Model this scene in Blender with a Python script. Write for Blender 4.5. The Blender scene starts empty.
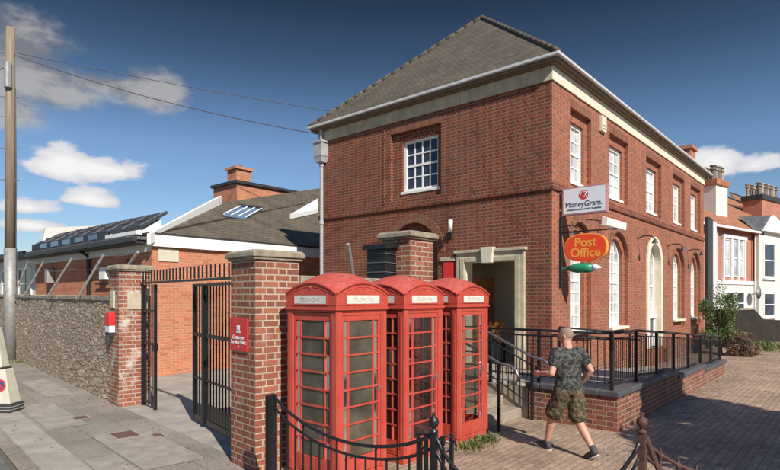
import bpy, bmesh, math, random
from mathutils import Vector, Matrix, noise
R = math.radians; PI = math.pi
rnd = random.Random(7)
S = bpy.context.scene; COL = S.collection
# ------------------------------------------------------------------ axes: X runs along the street front, Y along the side front
CT, ST = math.cos(R(40.8)), math.sin(R(40.8)); CAMH = 2.2
def cam(L, D, z=0.0): return Vector((CT*D+ST*L, ST*D-CT*L, z))
def kerbf(p, a, z=0.0):                       # frame of the pavement: p = distance from the camera line towards the walls, a = along the street
    return cam(p*.729-a*.684, p*.684+a*.729, z)
KROT = math.atan2(.994, .105)
# ------------------------------------------------------------------ materials
MATS = {}
def nt(name):
    m = bpy.data.materials.new(name); m.use_nodes = True
    t = m.node_tree; b = t.nodes['Principled BSDF']
    return m, t, b
def N(t, kind, **kw):
    n = t.nodes.new(kind)
    for k, v in kw.items():
        if k.startswith('i_'):
            n.inputs[k[2:].replace('_', ' ')].default_value = v
        else: setattr(n, k, v)
    return n
def ramp(t, fac, stops, interp='LINEAR'):
    r = t.nodes.new('ShaderNodeValToRGB'); r.color_ramp.interpolation = interp
    el = r.color_ramp.elements
    while len(el) < len(stops): el.new(.5)
    for e, (p, c) in zip(el, stops):
        e.position = p; e.color = (c, c, c, 1) if isinstance(c, (int, float)) else (*c, 1)
    t.links.new(fac, r.inputs[0]); return r.outputs[0]
def mixc(t, a, b, fac, mode='MIX'):
    n = t.nodes.new('ShaderNodeMix'); n.data_type = 'RGBA'; n.blend_type = mode
    for s, v in ((n.inputs[0], fac), (n.inputs[6], a), (n.inputs[7], b)):
        if isinstance(v, bpy.types.NodeSocket): t.links.new(v, s)
        elif isinstance(v, (int, float)): s.default_value = v
        else: s.default_value = (*v, 1)
    return n.outputs[2]
def bump(t, b, h, dist, strength=1.0):
    n = t.nodes.new('ShaderNodeBump'); n.inputs['Distance'].default_value = dist; n.inputs['Strength'].default_value = strength
    t.links.new(h, n.inputs['Height']); t.links.new(n.outputs[0], b.inputs['Normal']); return n
def obj_noise(t, scale, detail=4, rough=.6, coord='Object', vec=None):
    tc = t.nodes.new('ShaderNodeTexCoord'); n = t.nodes.new('ShaderNodeTexNoise')
    n.inputs['Scale'].default_value = scale; n.inputs['Detail'].default_value = detail; n.inputs['Roughness'].default_value = rough
    t.links.new(vec or tc.outputs[coord], n.inputs['Vector']); return n.outputs['Fac']
def plain(name, col, rough=.6, metal=0., var=.12, nscale=6., bumpd=0., spec=.5, streak=0.):
    m, t, b = nt(name)
    f = obj_noise(t, nscale)
    lo = tuple(c*(1-var) for c in col); hi = tuple(min(1, c*(1+var)) for c in col)
    c = ramp(t, f, [(.3, lo), (.7, hi)])
    if streak:
        tc = N(t, 'ShaderNodeTexCoord'); mp = N(t, 'ShaderNodeMapping'); mp.inputs['Scale'].default_value = (9, 9, .7)
        t.links.new(tc.outputs['Object'], mp.inputs[0])
        f2 = obj_noise(t, 1.5, 5, vec=mp.outputs[0])
        c = mixc(t, c, tuple(x*.45 for x in col), mixc(t, (0,0,0), (streak,)*3, ramp(t, f2, [(.5, 0.), (.75, 1.)])))
    t.links.new(c, b.inputs['Base Color'])
    b.inputs['Roughness'].default_value = rough; b.inputs['Metallic'].default_value = metal
    b.inputs['Specular IOR Level'].default_value = spec
    if bumpd: bump(t, b, obj_noise(t, nscale*6, 6), bumpd)
    MATS[name] = m; return m
def brick(name, c1, c2, mortar, bw=.235, rh=.075, ms=.011, stain=.25, pale=0., c3=None, offs=.5, bd=.006, rough=.9, flemish=False, grime=0.):
    m, t, b = nt(name)
    uv = N(t, 'ShaderNodeUVMap')
    vec = uv.outputs[0]; hfac = None
    def MM(op, a, b_=None, c_=None):
        n = N(t, 'ShaderNodeMath', operation=op)
        for i, v in enumerate((a, b_, c_)):
            if v is None: continue
            if isinstance(v, (int, float)): n.inputs[i].default_value = v
            else: t.links.new(v, n.inputs[i])
        return n.outputs[0]
    # slight wobble so the courses are not ruler-straight
    wn = N(t, 'ShaderNodeTexNoise'); wn.inputs['Scale'].default_value = 1.7; wn.inputs['Detail'].default_value = 3; t.links.new(vec, wn.inputs['Vector'])
    wa = N(t, 'ShaderNodeVectorMath', operation='MULTIPLY_ADD'); wa.inputs[1].default_value = (.02, .014, 0); t.links.new(wn.outputs['Color'], wa.inputs[0]); t.links.new(vec, wa.inputs[2]); vec = wa.outputs[0]
    if flemish:                                            # stretcher, header, stretcher, header in every course, shifted in alternate courses
        sx = N(t, 'ShaderNodeSeparateXYZ'); t.links.new(vec, sx.inputs[0]); pr = .355
        row = MM('FLOOR', MM('DIVIDE', sx.outputs[1], rh)); u = MM('ADD', MM('DIVIDE', sx.outputs[0], pr), MM('MULTIPLY', row, .5))
        k = MM('FLOOR', u); f = MM('SUBTRACT', u, k); isH = MM('GREATER_THAN', f, .6667)
        f2 = MM('ADD', MM('MULTIPLY', MM('MULTIPLY', f, .75), MM('SUBTRACT', 1., isH)), MM('MULTIPLY', MM('MULTIPLY_ADD', f, 1.5, -.5), isH))
        cx = N(t, 'ShaderNodeCombineXYZ'); t.links.new(MM('MULTIPLY', MM('ADD', k, f2), pr), cx.inputs[0]); t.links.new(sx.outputs[1], cx.inputs[1])
        vec = cx.outputs[0]; bw = pr/2; offs = 0.; hfac = isH
    br = N(t, 'ShaderNodeTexBrick', offset=offs)
    br.inputs['Scale'].default_value = 1; br.inputs['Brick Width'].default_value = bw; br.inputs['Row Height'].default_value = rh
    br.inputs['Mortar Size'].default_value = ms*.5+.003; br.inputs['Mortar Smooth'].default_value = .25; br.inputs['Bias'].default_value = 0
    br.inputs['Color1'].default_value = (*c1, 1); br.inputs['Color2'].default_value = (*c2, 1); br.inputs['Mortar'].default_value = (*mortar, 1)
    t.links.new(vec, br.inputs['Vector'])
    br2 = N(t, 'ShaderNodeTexBrick', offset=offs)           # a second per-brick random value for burnt / pale bricks
    br2.inputs['Scale'].default_value = 1; br2.inputs['Brick Width'].default_value = bw; br2.inputs['Row Height'].default_value = rh
    br2.inputs['Mortar Size'].default_value = 0.0; br2.inputs['Bias'].default_value = -.1
    br2.inputs['Color1'].default_value = (0, 0, 0, 1); br2.inputs['Color2'].default_value = (1, 1, 1, 1); br2.inputs['Mortar'].default_value = (0, 0, 0, 1)
    mp = N(t, 'ShaderNodeMapping'); mp.inputs['Location'].default_value = (bw*38, rh*118, 0)
    t.links.new(vec, mp.inputs[0]); t.links.new(mp.outputs[0], br2.inputs['Vector'])
    col = br.outputs['Color']
    if c3: 
        inv = N(t, 'ShaderNodeMath', operation='SUBTRACT'); inv.inputs[0].default_value = 1; t.links.new(br.outputs['Fac'], inv.inputs[1])
        mul = N(t, 'ShaderNodeMath', operation='MULTIPLY'); t.links.new(inv.outputs[0], mul.inputs[0])
        t.links.new(ramp(t, br2.outputs['Color'], [(.62, 0.), (.8, .75)]), mul.inputs[1])
        col = mixc(t, col, c3, mul.outputs[0])
    if hfac:
        iv = MM('SUBTRACT', 1., br.outputs['Fac']); col = mixc(t, col, tuple(.62*x for x in c2), MM('MULTIPLY', MM('MULTIPLY', hfac, iv), .55))
    if grime:
        col = mixc(t, col, (.16, .115, .09), mixc(t, (0,0,0), (grime,)*3, ramp(t, obj_noise(t, .55, 7, .7, 'UV'), [(.42, 0.), (.66, 1.)])))
        st_ = N(t, 'ShaderNodeMapping'); st_.inputs['Scale'].default_value = (2.6, .22, 1); t.links.new(uv.outputs[0], st_.inputs[0])
        col = mixc(t, col, (.12, .085, .065), mixc(t, (0,0,0), (grime*.8,)*3, ramp(t, obj_noise(t, 1., 6, .7, vec=st_.outputs[0]), [(.52, 0.), (.72, 1.)])))
    big = obj_noise(t, .8, 6, .65, 'UV'); fine = obj_noise(t, 25, 4, .6, 'UV')
    col = mixc(t, col, ramp(t, big, [(.3, 1-stain), (.7, 1+stain*.3)]), 1., 'MULTIPLY')
    col = mixc(t, col, ramp(t, fine, [(.25, .72), (.75, 1.2)]), 1., 'MULTIPLY')
    if pale:
        pn = obj_noise(t, 1.7, 8, .7, 'UV')
        col = mixc(t, col, (.62, .56, .5), mixc(t, (0,0,0), (pale,)*3, ramp(t, pn, [(.50, 0.), (.62, 1.)] if pale > .6 else [(.56, 0.), (.68, 1.)])))
    t.links.new(col, b.inputs['Base Color']); b.inputs['Roughness'].default_value = rough
    b.inputs['Specular IOR Level'].default_value = .25
    inv2 = N(t, 'ShaderNodeMath', operation='MULTIPLY_ADD'); inv2.inputs[1].default_value = -1; inv2.inputs[2].default_value = 1
    t.links.new(br.outputs['Fac'], inv2.inputs[0])
    add = N(t, 'ShaderNodeMath', operation='MULTIPLY_ADD'); add.inputs[1].default_value = .35
    t.links.new(fine, add.inputs[0]); t.links.new(inv2.outputs[0], add.inputs[2])
    bump(t, b, add.outputs[0], bd)
    MATS[name] = m; return m
brick('brick_side', (.275, .076, .042), (.20, .055, .034), (.36, .225, .16), stain=.28, c3=(.12, .042, .032), rh=.080, ms=.010, flemish=True, grime=.30)  # darker than the street brick: the side's weak grazing light is in the colour
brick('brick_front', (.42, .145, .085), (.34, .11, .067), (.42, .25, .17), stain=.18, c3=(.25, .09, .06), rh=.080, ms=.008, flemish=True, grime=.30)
brick('brick_arch', (.30, .10, .055), (.19, .065, .04), (.3, .22, .17), bw=.075, rh=.235, offs=0., stain=.2)
brick('brick_pier', (.42, .145, .085), (.31, .10, .062), (.54, .43, .32), stain=.3, pale=.4, c3=(.2, .075, .055), rh=.083, ms=.015, flemish=True, grime=.3)
brick('brick_pier_worn', (.42, .15, .09), (.32, .11, .07), (.54, .44, .35), stain=.25, pale=.95, c3=(.2, .08, .055), rh=.083, ms=.015, flemish=True, grime=.2)
brick('brick_yard', (.60, .235, .13), (.50, .185, .105), (.58, .37, .25), stain=.12, c3=(.42, .15, .09), rh=.08, ms=.010, grime=.12)
brick('brick_ramp', (.34, .115, .075), (.25, .085, .058), (.42, .33, .25), stain=.3, pale=.25, c3=(.14, .06, .05), rh=.083, flemish=True, grime=.4)
brick('brick_house', (.52, .20, .13), (.45, .165, .105), (.48, .3, .22), stain=.15, grime=.2)
brick('tiles_main', (.155, .13, .10), (.125, .105, .082), (.06, .05, .04), bw=.17, rh=.1, ms=.005, stain=.35, c3=(.10, .088, .07), bd=.015)
brick('tiles_yard', (.155, .125, .09), (.12, .10, .072), (.05, .04, .03), bw=.3, rh=.2, ms=.008, stain=.35, bd=.02)
brick('tiles_red', (.50, .22, .12), (.42, .175, .095), (.25, .11, .07), bw=.2, rh=.14, ms=.008, stain=.3, bd=.02, grime=.2)
brick('slates', (.16, .16, .17), (.12, .12, .13), (.05, .05, .05), bw=.3, rh=.22, ms=.006, stain=.2)
brick('blocks', (.47, .34, .245), (.37, .265, .19), (.24, .175, .13), bw=.21, rh=.105, ms=.006, stain=.35, c3=(.30, .21, .155), bd=.004, grime=.2)
brick('slabs', (.315, .28, .235), (.28, .25, .21), (.21, .185, .155), bw=.9, rh=.62, ms=.006, stain=.3, bd=.003, grime=.15)
brick('kerb_stone', (.33, .285, .22), (.28, .24, .19), (.1, .09, .07), bw=.92, rh=5, ms=.01, stain=.25, bd=.003)
plain('asphalt', (.15, .145, .13), .95, var=.3, nscale=3, bumpd=.004)
plain('far_ground', (.16, .15, .12), .95, var=.3, nscale=.6)
plain('concrete', (.33, .295, .25), .95, var=.25, nscale=1.6, bumpd=.003)
plain('patch_tarmac', (.295, .262, .22), .95, var=.2, nscale=4, bumpd=.003)
plain('stone', (.46, .40, .30), .85, var=.2, nscale=5, bumpd=.003)
plain('stone_frieze_shaded', (.47, .41, .30), .85, var=.25, nscale=2.5, bumpd=.003, streak=.5)  # darker copy of the frieze stone, eaves shade put into its colour
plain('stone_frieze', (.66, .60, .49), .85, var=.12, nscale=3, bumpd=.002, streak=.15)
plain('stone_cap', (.29, .25, .19), .95, var=.35, nscale=9, bumpd=.008)
plain('step_stone', (.30, .25, .20), .9, var=.2, nscale=7, bumpd=.003)
plain('blue_brick', (.075, .075, .085), .6, var=.25, nscale=8, bumpd=.002)
plain('white_paint', (.78, .78, .76), .45, var=.05, nscale=4)
plain('white_render', (.64, .62, .58), .8, var=.07, nscale=2, streak=.08)
plain('grey_pipe', (.36, .36, .37), .5, var=.15, streak=.4)
plain('gutter_white', (.52, .53, .54), .5, var=.1)
plain('soffit', (.17, .12, .075), .7, var=.15)
plain('dark_trim', (.035, .036, .04), .5, var=.2)
plain('black_metal', (.012, .012, .014), .38, var=.3, nscale=20)
plain('grey_metal', (.30, .31, .33), .4, .6, var=.15, nscale=8)
plain('steel_rail', (.33, .31, .31), .33, .85, var=.2, nscale=8)
plain('rusty_iron', (.075, .034, .026), .75, var=.5, nscale=25, bumpd=.002)
plain('rust_cover', (.13, .075, .045), .85, var=.4, nscale=30, bumpd=.003)
plain('galvanised', (.32, .315, .30), .55, .3, var=.2, nscale=6, streak=.2)
plain('terracotta_pot', (.34, .28, .23), .8, var=.2)
plain('dark_pot', (.16, .14, .13), .8, var=.2)
plain('cream_wall', (.80, .74, .62), .9, var=.05)
plain('dark_wood', (.32, .13, .055), .5, var=.25, nscale=10)
plain('interior_floor', (.45, .38, .3), .7)
plain('sign_red', (.62, .03, .03), .4, var=.05)
plain('sign_orange', (.80, .07, .015), .4, var=.04)
plain('sign_yellow', (.85, .36, .06), .4, var=.04)
plain('sign_white', (.74, .76, .82), .35, var=.03)
plain('sign_pink', (.42, .20, .22), .45, var=.05)
plain('sign_navy', (.02, .025, .08), .5, var=.05)
plain('sign_green', (.02, .25, .13), .4, var=.1)
plain('plate_yellow', (.62, .50, .2), .5, var=.1)
plain('plate_cream', (.56, .53, .43), .5, var=.12)
plain('faded_white', (.62, .60, .55), .6, var=.14, nscale=14)
plain('faded_letter', (.46, .42, .38), .6)
plain('skin', (.52, .27, .19), .55, var=.08, nscale=9)
plain('hair_grey', (.26, .18, .14), .9, var=.3, nscale=60)
plain('shoe_dark', (.045, .045, .055), .7, var=.3, nscale=20)
plain('shoe_sole', (.55, .52, .47), .7)
plain('phone_black', (.02, .02, .022), .35)
plain('seat_blue', (.04, .07, .2), .5)
plain('conduit', (.05, .045, .04), .5)
plain('bark', (.13, .1, .075), .9, var=.3, nscale=9, bumpd=.01)
plain('cable', (.07, .07, .08), .6)
plain('wire', (.25, .25, .25), .5, .5)
plain('orange_thing', (.7, .28, .06), .6, var=.3, nscale=30)
plain('solar', (.03, .04, .055), .6, var=.2)
plain('clear_blue_pane', (.12, .2, .3), .15, var=.2)
def wood():
    m, t, b = nt('pole_wood')
    tc = N(t, 'ShaderNodeTexCoord'); mp = N(t, 'ShaderNodeMapping'); mp.inputs['Scale'].default_value = (30, 30, .8)
    t.links.new(tc.outputs['Object'], mp.inputs[0])
    f = obj_noise(t, 1, 6, vec=mp.outputs[0])
    t.links.new(ramp(t, f, [(.3, (.15, .115, .08)), (.7, (.32, .26, .19))]), b.inputs['Base Color'])
    b.inputs['Roughness'].default_value = .9; bump(t, b, f, .006); MATS['pole_wood'] = m
wood()
def red_paint():
    for nm, fade in (('kiosk_red', .40), ('kiosk_roof_red', .95)):
        m, t, b = nt(nm)
        f = obj_noise(t, 2.2, 6, .65); f2 = obj_noise(t, 22, 5, .7)
        c = mixc(t, (.47, .052, .034), (.47, .11, .075), ramp(t, f, [(.35, 0.), (.75, fade+.2)]))
        c = mixc(t, c, (.56, .26, .20), mixc(t, (0,0,0), (fade*.75,)*3, ramp(t, f2, [(.52, 0.), (.85, 1.)])))
        c = mixc(t, c, (.14, .03, .022), ramp(t, obj_noise(t, 60, 3, .6), [(.64, 0.), (.72, .6)]))
        tc = N(t, 'ShaderNodeTexCoord'); mp = N(t, 'ShaderNodeMapping'); mp.inputs['Scale'].default_value = (14, 14, .9); t.links.new(tc.outputs['Object'], mp.inputs[0])
        c = mixc(t, c, (.22, .03, .022), ramp(t, obj_noise(t, 1., 5, .65, vec=mp.outputs[0]), [(.52, 0.), (.72, .55)]))
        t.links.new(c, b.inputs['Base Color']); b.inputs['Roughness'].default_value = .5
        bump(t, b, f2, .0015); MATS[nm] = m
red_paint()
def glass(name, tint, alpha, dirt=(.4, .4, .36), dirtf=.3, rough=.06):
    m, t, b = nt(name)
    out = t.nodes['Material Output']
    b.inputs['Base Color'].default_value = (*dirt, 1); b.inputs['Roughness'].default_value = rough+.05
    tr = N(t, 'ShaderNodeBsdfTransparent'); tr.inputs[0].default_value = (*tint, 1)
    gl = N(t, 'ShaderNodeBsdfGlossy'); gl.inputs['Roughness'].default_value = rough; gl.inputs[0].default_value = (.9, .95, 1, 1)
    fr = N(t, 'ShaderNodeFresnel'); fr.inputs[0].default_value = 1.5
    m1 = N(t, 'ShaderNodeMixShader'); m2 = N(t, 'ShaderNodeMixShader')
    f = obj_noise(t, 3, 5)
    t.links.new(ramp(t, f, [(.3, dirtf*.5), (.7, min(1, dirtf*1.5))]), m1.inputs[0])
    t.links.new(tr.outputs[0], m1.inputs[1]); t.links.new(b.outputs[0], m1.inputs[2])
    t.links.new(fr.outputs[0], m2.inputs[0]); t.links.new(m1.outputs[0], m2.inputs[1]); t.links.new(gl.outputs[0], m2.inputs[2])
    t.links.new(m2.outputs[0], out.inputs[0]); MATS[name] = m
glass('glass_dirty', (.50, .47, .41), 1, (.15, .135, .10), .50, .08)
glass('glass_clear', (.60, .60, .56), 1, (.10, .09, .09), .16, .05)
def dark_pane(name, c, rough=.04):
    m, t, b = nt(name)
    t.links.new(ramp(t, obj_noise(t, 1.3, 3), [(.35, c), (.7, tuple(x*2.4 for x in c))]), b.inputs['Base Color'])
    b.inputs['Roughness'].default_value = rough; b.inputs['Specular IOR Level'].default_value = .6
    # old glass is a little wavy
    bump(t, b, obj_noise(t, 5, 2), .004, .25); MATS[name] = m
dark_pane('pane_dark', (.018, .024, .04)); dark_pane('pane_blind', (.30, .32, .34), .08)
def camo(name, cols, sc):
    m, t, b = nt(name)
    f = obj_noise(t, sc, 3, .6)
    t.links.new(ramp(t, f, [(.0, cols[0]), (.42, cols[1]), (.5, cols[2]), (.57, cols[3])], 'CONSTANT'), b.inputs['Base Color'])
    b.inputs['Roughness'].default_value = .9; bump(t, b, obj_noise(t, 14, 3), .01); MATS[name] = m
camo('camo_grey', [(.014, .015, .016), (.032, .034, .034), (.10, .10, .092), (.02, .022, .023)], 15)
camo('camo_brown', [(.03, .022, .014), (.075, .052, .028), (.14, .11, .065), (.04, .038, .02)], 10)
def foliage(name, a, bb):
    m, t, b = nt(name)
    oi = N(t, 'ShaderNodeNewGeometry')
    c = ramp(t, oi.outputs['Random Per Island'], [(0., a), (1., bb)])
    t.links.new(c, b.inputs['Base Color']); b.inputs['Roughness'].default_value = .6
    tl = N(t, 'ShaderNodeBsdfTranslucent'); t.links.new(c, tl.inputs[0]); mx = N(t, 'ShaderNodeMixShader'); mx.inputs[0].default_value = .25
    t.links.new(b.outputs[0], mx.inputs[1]); t.links.new(tl.outputs[0], mx.inputs[2]); t.links.new(mx.outputs[0], t.nodes['Material Output'].inputs[0])
    MATS[name] = m
foliage('leaf_green', (.05, .09, .025), (.14, .2, .06)); foliage('leaf_dry', (.2, .17, .06), (.16, .2, .06)); foliage('leaf_brown', (.13, .08, .05), (.2, .13, .08))
def rubble():
    m, t, b = nt('rubble')
    uv = N(t, 'ShaderNodeUVMap'); mp = N(t, 'ShaderNodeMapping'); mp.inputs['Scale'].default_value = (3.0, 11.5, 1)
    t.links.new(uv.outputs[0], mp.inputs[0])
    nz = N(t, 'ShaderNodeTexNoise'); nz.inputs['Scale'].default_value = .6; t.links.new(mp.outputs[0], nz.inputs['Vector'])
    ad = N(t, 'ShaderNodeVectorMath', operation='MULTIPLY_ADD'); ad.inputs[1].default_value = (.7, .6, 0)
    t.links.new(nz.outputs['Color'], ad.inputs[0]); t.links.new(mp.outputs[0], ad.inputs[2])
    v = N(t, 'ShaderNodeTexVoronoi', feature='F1'); v2 = N(t, 'ShaderNodeTexVoronoi', feature='DISTANCE_TO_EDGE')
    for q in (v, v2): q.inputs['Scale'].default_value = 1; t.links.new(ad.outputs[0], q.inputs['Vector'])
    sep = N(t, 'ShaderNodeSeparateColor'); t.links.new(v.outputs['Color'], sep.inputs[0])
    c = ramp(t, sep.outputs[0], [(0, (.36, .265, .185)), (.35, (.47, .365, .265)), (.6, (.40, .305, .22)), (1, (.60, .50, .38))])
    c = mixc(t, c, ramp(t, obj_noise(t, 30, 5, .6, 'UV'), [(.3, .7), (.7, 1.15)]), 1., 'MULTIPLY')
    c = mixc(t, c, (.62, .57, .5), ramp(t, obj_noise(t, 1.4, 7, .7, 'UV'), [(.60, 0.), (.70, .65)]))
    e = ramp(t, v2.outputs['Distance'], [(.0, 0.), (.13, 1.)])
    c = mixc(t, (.25, .195, .14), c, e)
    t.links.new(c, b.inputs['Base Color']); b.inputs['Roughness'].default_value = .95
    ma = N(t, 'ShaderNodeMath', operation='MULTIPLY_ADD'); ma.inputs[1].default_value = .7; t.links.new(sep.outputs[1], ma.inputs[0]); t.links.new(e, ma.inputs[2])
    bump(t, b, ma.outputs[0], .014); MATS['rubble'] = m
rubble()
# ------------------------------------------------------------------ object helpers
LOCM = {}
def tag(o, label=None, cat=None, group=None, kind=None):
    if label: o['label'] = label
    if cat: o['category'] = cat
    if group: o['group'] = group
    if kind: o['kind'] = kind
    return o
def thing(name, label, cat, loc=(0, 0, 0), rotz=0., group=None):
    o = bpy.data.objects.new(name, None); COL.objects.link(o); o.location = loc; o.rotation_euler = (0, 0, rotz)
    o.empty_display_size = .2
    LOCM[o.name] = (Matrix.Translation(Vector(loc)) @ Matrix.Rotation(rotz, 4, 'Z')).inverted()
    return tag(o, label, cat, group)
def rootof(o):
    while o.parent: o = o.parent
    return o
def boxuv(me):
    uvl = me.uv_layers.new(name='UVMap')
    for p in me.polygons:
        n = p.normal; ax, ay, az = abs(n.x), abs(n.y), abs(n.z)
        for li in p.loop_indices:
            v = me.vertices[me.loops[li].vertex_index].co
            if az > .85: uvl.data[li].uv = (v.x, v.y)
            elif az > .3:                                   # roof slopes: run the courses up the slope
                sl = math.sqrt(max(1e-4, 1-az*az))
                uvl.data[li].uv = ((v.y if ax > ay else v.x), v.z/sl)
            elif ax > ay: uvl.data[li].uv = (v.y, v.z)
            else: uvl.data[li].uv = (v.x, v.z)
class MB:
    def __init__(s): s.v = []; s.f = []
    def add(s, vs, fs):
        k = len(s.v); s.v += [Vector(v) for v in vs]; s.f += [tuple(i+k for i in f) for f in fs]; return s
    def box(s, a, b):
        x0, y0, z0 = (min(a[i], b[i]) for i in range(3)); x1, y1, z1 = (max(a[i], b[i]) for i in range(3))
        return s.add([(x0,y0,z0),(x1,y0,z0),(x1,y1,z0),(x0,y1,z0),(x0,y0,z1),(x1,y0,z1),(x1,y1,z1),(x0,y1,z1)],
                     [(0,3,2,1),(4,5,6,7),(0,1,5,4),(1,2,6,5),(2,3,7,6),(3,0,4,7)])
    def obox(s, c, sx, sy, z0, z1, ang=0., top=1.):          # box turned about z, optionally tapered
        ca, sa = math.cos(ang), math.sin(ang); vs = []
        for z, k in ((z0, 1), (z1, top)):
            for x, y in ((-sx/2, -sy/2), (sx/2, -sy/2), (sx/2, sy/2), (-sx/2, sy/2)):
                x *= k; y *= k; vs.append((c[0]+x*ca-y*sa, c[1]+x*sa+y*ca, z))
        return s.add(vs, [(0,3,2,1),(4,5,6,7),(0,1,5,4),(1,2,6,5),(2,3,7,6),(3,0,4,7)])
    def prism(s, loop, d):                                   # polygon (3-D loop) pushed by vector d
        n = len(loop); d = Vector(d); a = [Vector(p) for p in loop]
        return s.add(a+[p+d for p in a], [tuple(range(n))[::-1], tuple(range(n, 2*n))]+[(i, (i+1) % n, n+(i+1) % n, n+i) for i in range(n)])
    def tube(s, pts, r, n=8, cap=True):
        pts = [Vector(p) for p in pts]; m = len(pts); rs = r if isinstance(r, (list, tuple)) else [r]*m
        vs = []; prev = None
        for i, p in enumerate(pts):
            d = (pts[min(i+1, m-1)]-pts[max(i-1, 0)]).normalized()
            if prev is None: a = d.orthogonal().normalized()
            else: a = (prev-d*prev.dot(d)); a = a.normalized() if a.length > 1e-5 else d.orthogonal().normalized()
            prev = a; b = d.cross(a)
            vs += [p+(a*math.cos(2*PI*k/n)+b*math.sin(2*PI*k/n))*rs[i] for k in range(n)]
        fs = [(i*n+k, i*n+(k+1) % n, (i+1)*n+(k+1) % n, (i+1)*n+k) for i in range(m-1) for k in range(n)]
        if cap: fs += [tuple(range(n))[::-1], tuple(range((m-1)*n, m*n))]
        return s.add(vs, fs)
    def lathe(s, c, prof, n=16):                             # prof: (radius, z)
        c = Vector(c); vs = [c+Vector((r*math.cos(2*PI*k/n), r*math.sin(2*PI*k/n), z)) for r, z in prof for k in range(n)]
        m = len(prof)
        fs = [(i*n+k, i*n+(k+1) % n, (i+1)*n+(k+1) % n, (i+1)*n+k) for i in range(m-1) for k in range(n)]
        return s.add(vs, fs+[tuple(range(n))[::-1], tuple(range((m-1)*n, m*n))])
    def ell(s, c, r, n=12, m=8, rot=None):
        c = Vector(c); r = Vector(r if hasattr(r, '__len__') else (r, r, r)); vs = [Vector((0, 0, -1))]
        for i in range(1, m):
            th = PI*i/m-PI/2
            vs += [Vector((math.cos(th)*math.cos(2*PI*k/n), math.cos(th)*math.sin(2*PI*k/n), math.sin(th))) for k in range(n)]
        vs.append(Vector((0, 0, 1)))
        vs = [Vector((v.x*r.x, v.y*r.y, v.z*r.z)) for v in vs]
        if rot: vs = [rot @ v for v in vs]
        fs = [(0, 1+(k+1) % n, 1+k) for k in range(n)]
        for i in range(m-2): fs += [(1+i*n+k, 1+i*n+(k+1) % n, 1+(i+1)*n+(k+1) % n, 1+(i+1)*n+k) for k in range(n)]
        t = len(vs)-1; fs += [(t, 1+(m-2)*n+k, 1+(m-2)*n+(k+1) % n) for k in range(n)]
        return s.add([c+v for v in vs], fs)
    def cap(s, a, b, ra, rb, n=12):                          # tapered capsule
        a, b = Vector(a), Vector(b); d = (b-a); L = d.length or 1e-6; d = d/L; pts = []; rs = []
        for t in (-.97, -.7, -.35): pts.append(a+d*ra*t); rs.append(ra*math.sqrt(1-t*t))
        pts.append(a); rs.append(ra); pts.append(b); rs.append(rb)
        for t in (.35, .7, .97): pts.append(b+d*rb*t); rs.append(rb*math.sqrt(1-t*t))
        return s.tube(pts, rs, n)
    def build(s, name, mat, parent=None, world=True, smooth=False, bevel=0., label=None, fix=True):
        me = bpy.data.meshes.new(name)
        vs = s.v
        if parent is not None and world:
            M = LOCM[rootof(parent).name]; vs = [M @ v for v in vs]
        me.from_pydata([tuple(v) for v in vs], [], s.f); me.validate()
        if fix:
            bm = bmesh.new(); bm.from_mesh(me); bmesh.ops.recalc_face_normals(bm, faces=bm.faces); bm.to_mesh(me); bm.free()
        me.update(); boxuv(me)
        for mm in (mat if isinstance(mat, (list, tuple)) else [mat]): me.materials.append(MATS[mm])
        if smooth:
            for p in me.polygons: p.use_smooth = True
        o = bpy.data.objects.new(name, me); COL.objects.link(o); o.parent = parent
        if bevel:
            md = o.modifiers.new('b', 'BEVEL'); md.width = bevel; md.segments = 2; md.limit_method = 'ANGLE'
        if label: o['label'] = label
        return o
def single(mb, name, mat, label, cat, loc, group=None, **kw):   # a thing that is one mesh, origin at its base
    mb.v = [v-Vector(loc) for v in mb.v]
    o = mb.build(name, mat, None, **kw); o.location = loc
    return tag(o, label, cat, group)
def struct(mb, name, mat, kind='structure', **kw):
    o = mb.build(name, mat, None, **kw); o['kind'] = kind; return o
def children(o): return [c for c in bpy.data.objects if c.parent == o]
def copy_tree(o, parent=None):
    c = o.copy(); COL.objects.link(c)
    if parent is not None: c.parent = parent
    for ch in children(o): copy_tree(ch, c)
    return c
def lettering(text, size, parent, M, mat, name='lettering', sx=1., ext=.002, weight=0.):
    cu = bpy.data.curves.new(name, 'FONT'); cu.body = text; cu.size = size; cu.align_x = 'CENTER'; cu.align_y = 'CENTER'; cu.extrude = ext; cu.offset = weight
    to = bpy.data.objects.new('tmp', cu); COL.objects.link(to)
    dg = bpy.context.evaluated_depsgraph_get(); me = bpy.data.meshes.new_from_object(to.evaluated_get(dg))
    bpy.data.objects.remove(to); me.name = name
    me.transform(M @ Matrix.Diagonal((sx, 1, 1, 1)))
    if parent is not None: me.transform(LOCM[rootof(parent).name])
    me.materials.clear(); me.materials.append(MATS[mat])
    o = bpy.data.objects.new(name, me); COL.objects.link(o); o.parent = parent; return o
def facing(pos, xdir, up=(0, 0, 1)):                         # text plane: x along xdir, y up, z = normal
    x = Vector(xdir).normalized(); y = Vector(up).normalized(); z = x.cross(y).normalized()
    M = Matrix((x, y, z)).transposed().to_4x4(); M.translation = Vector(pos); return M
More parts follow.
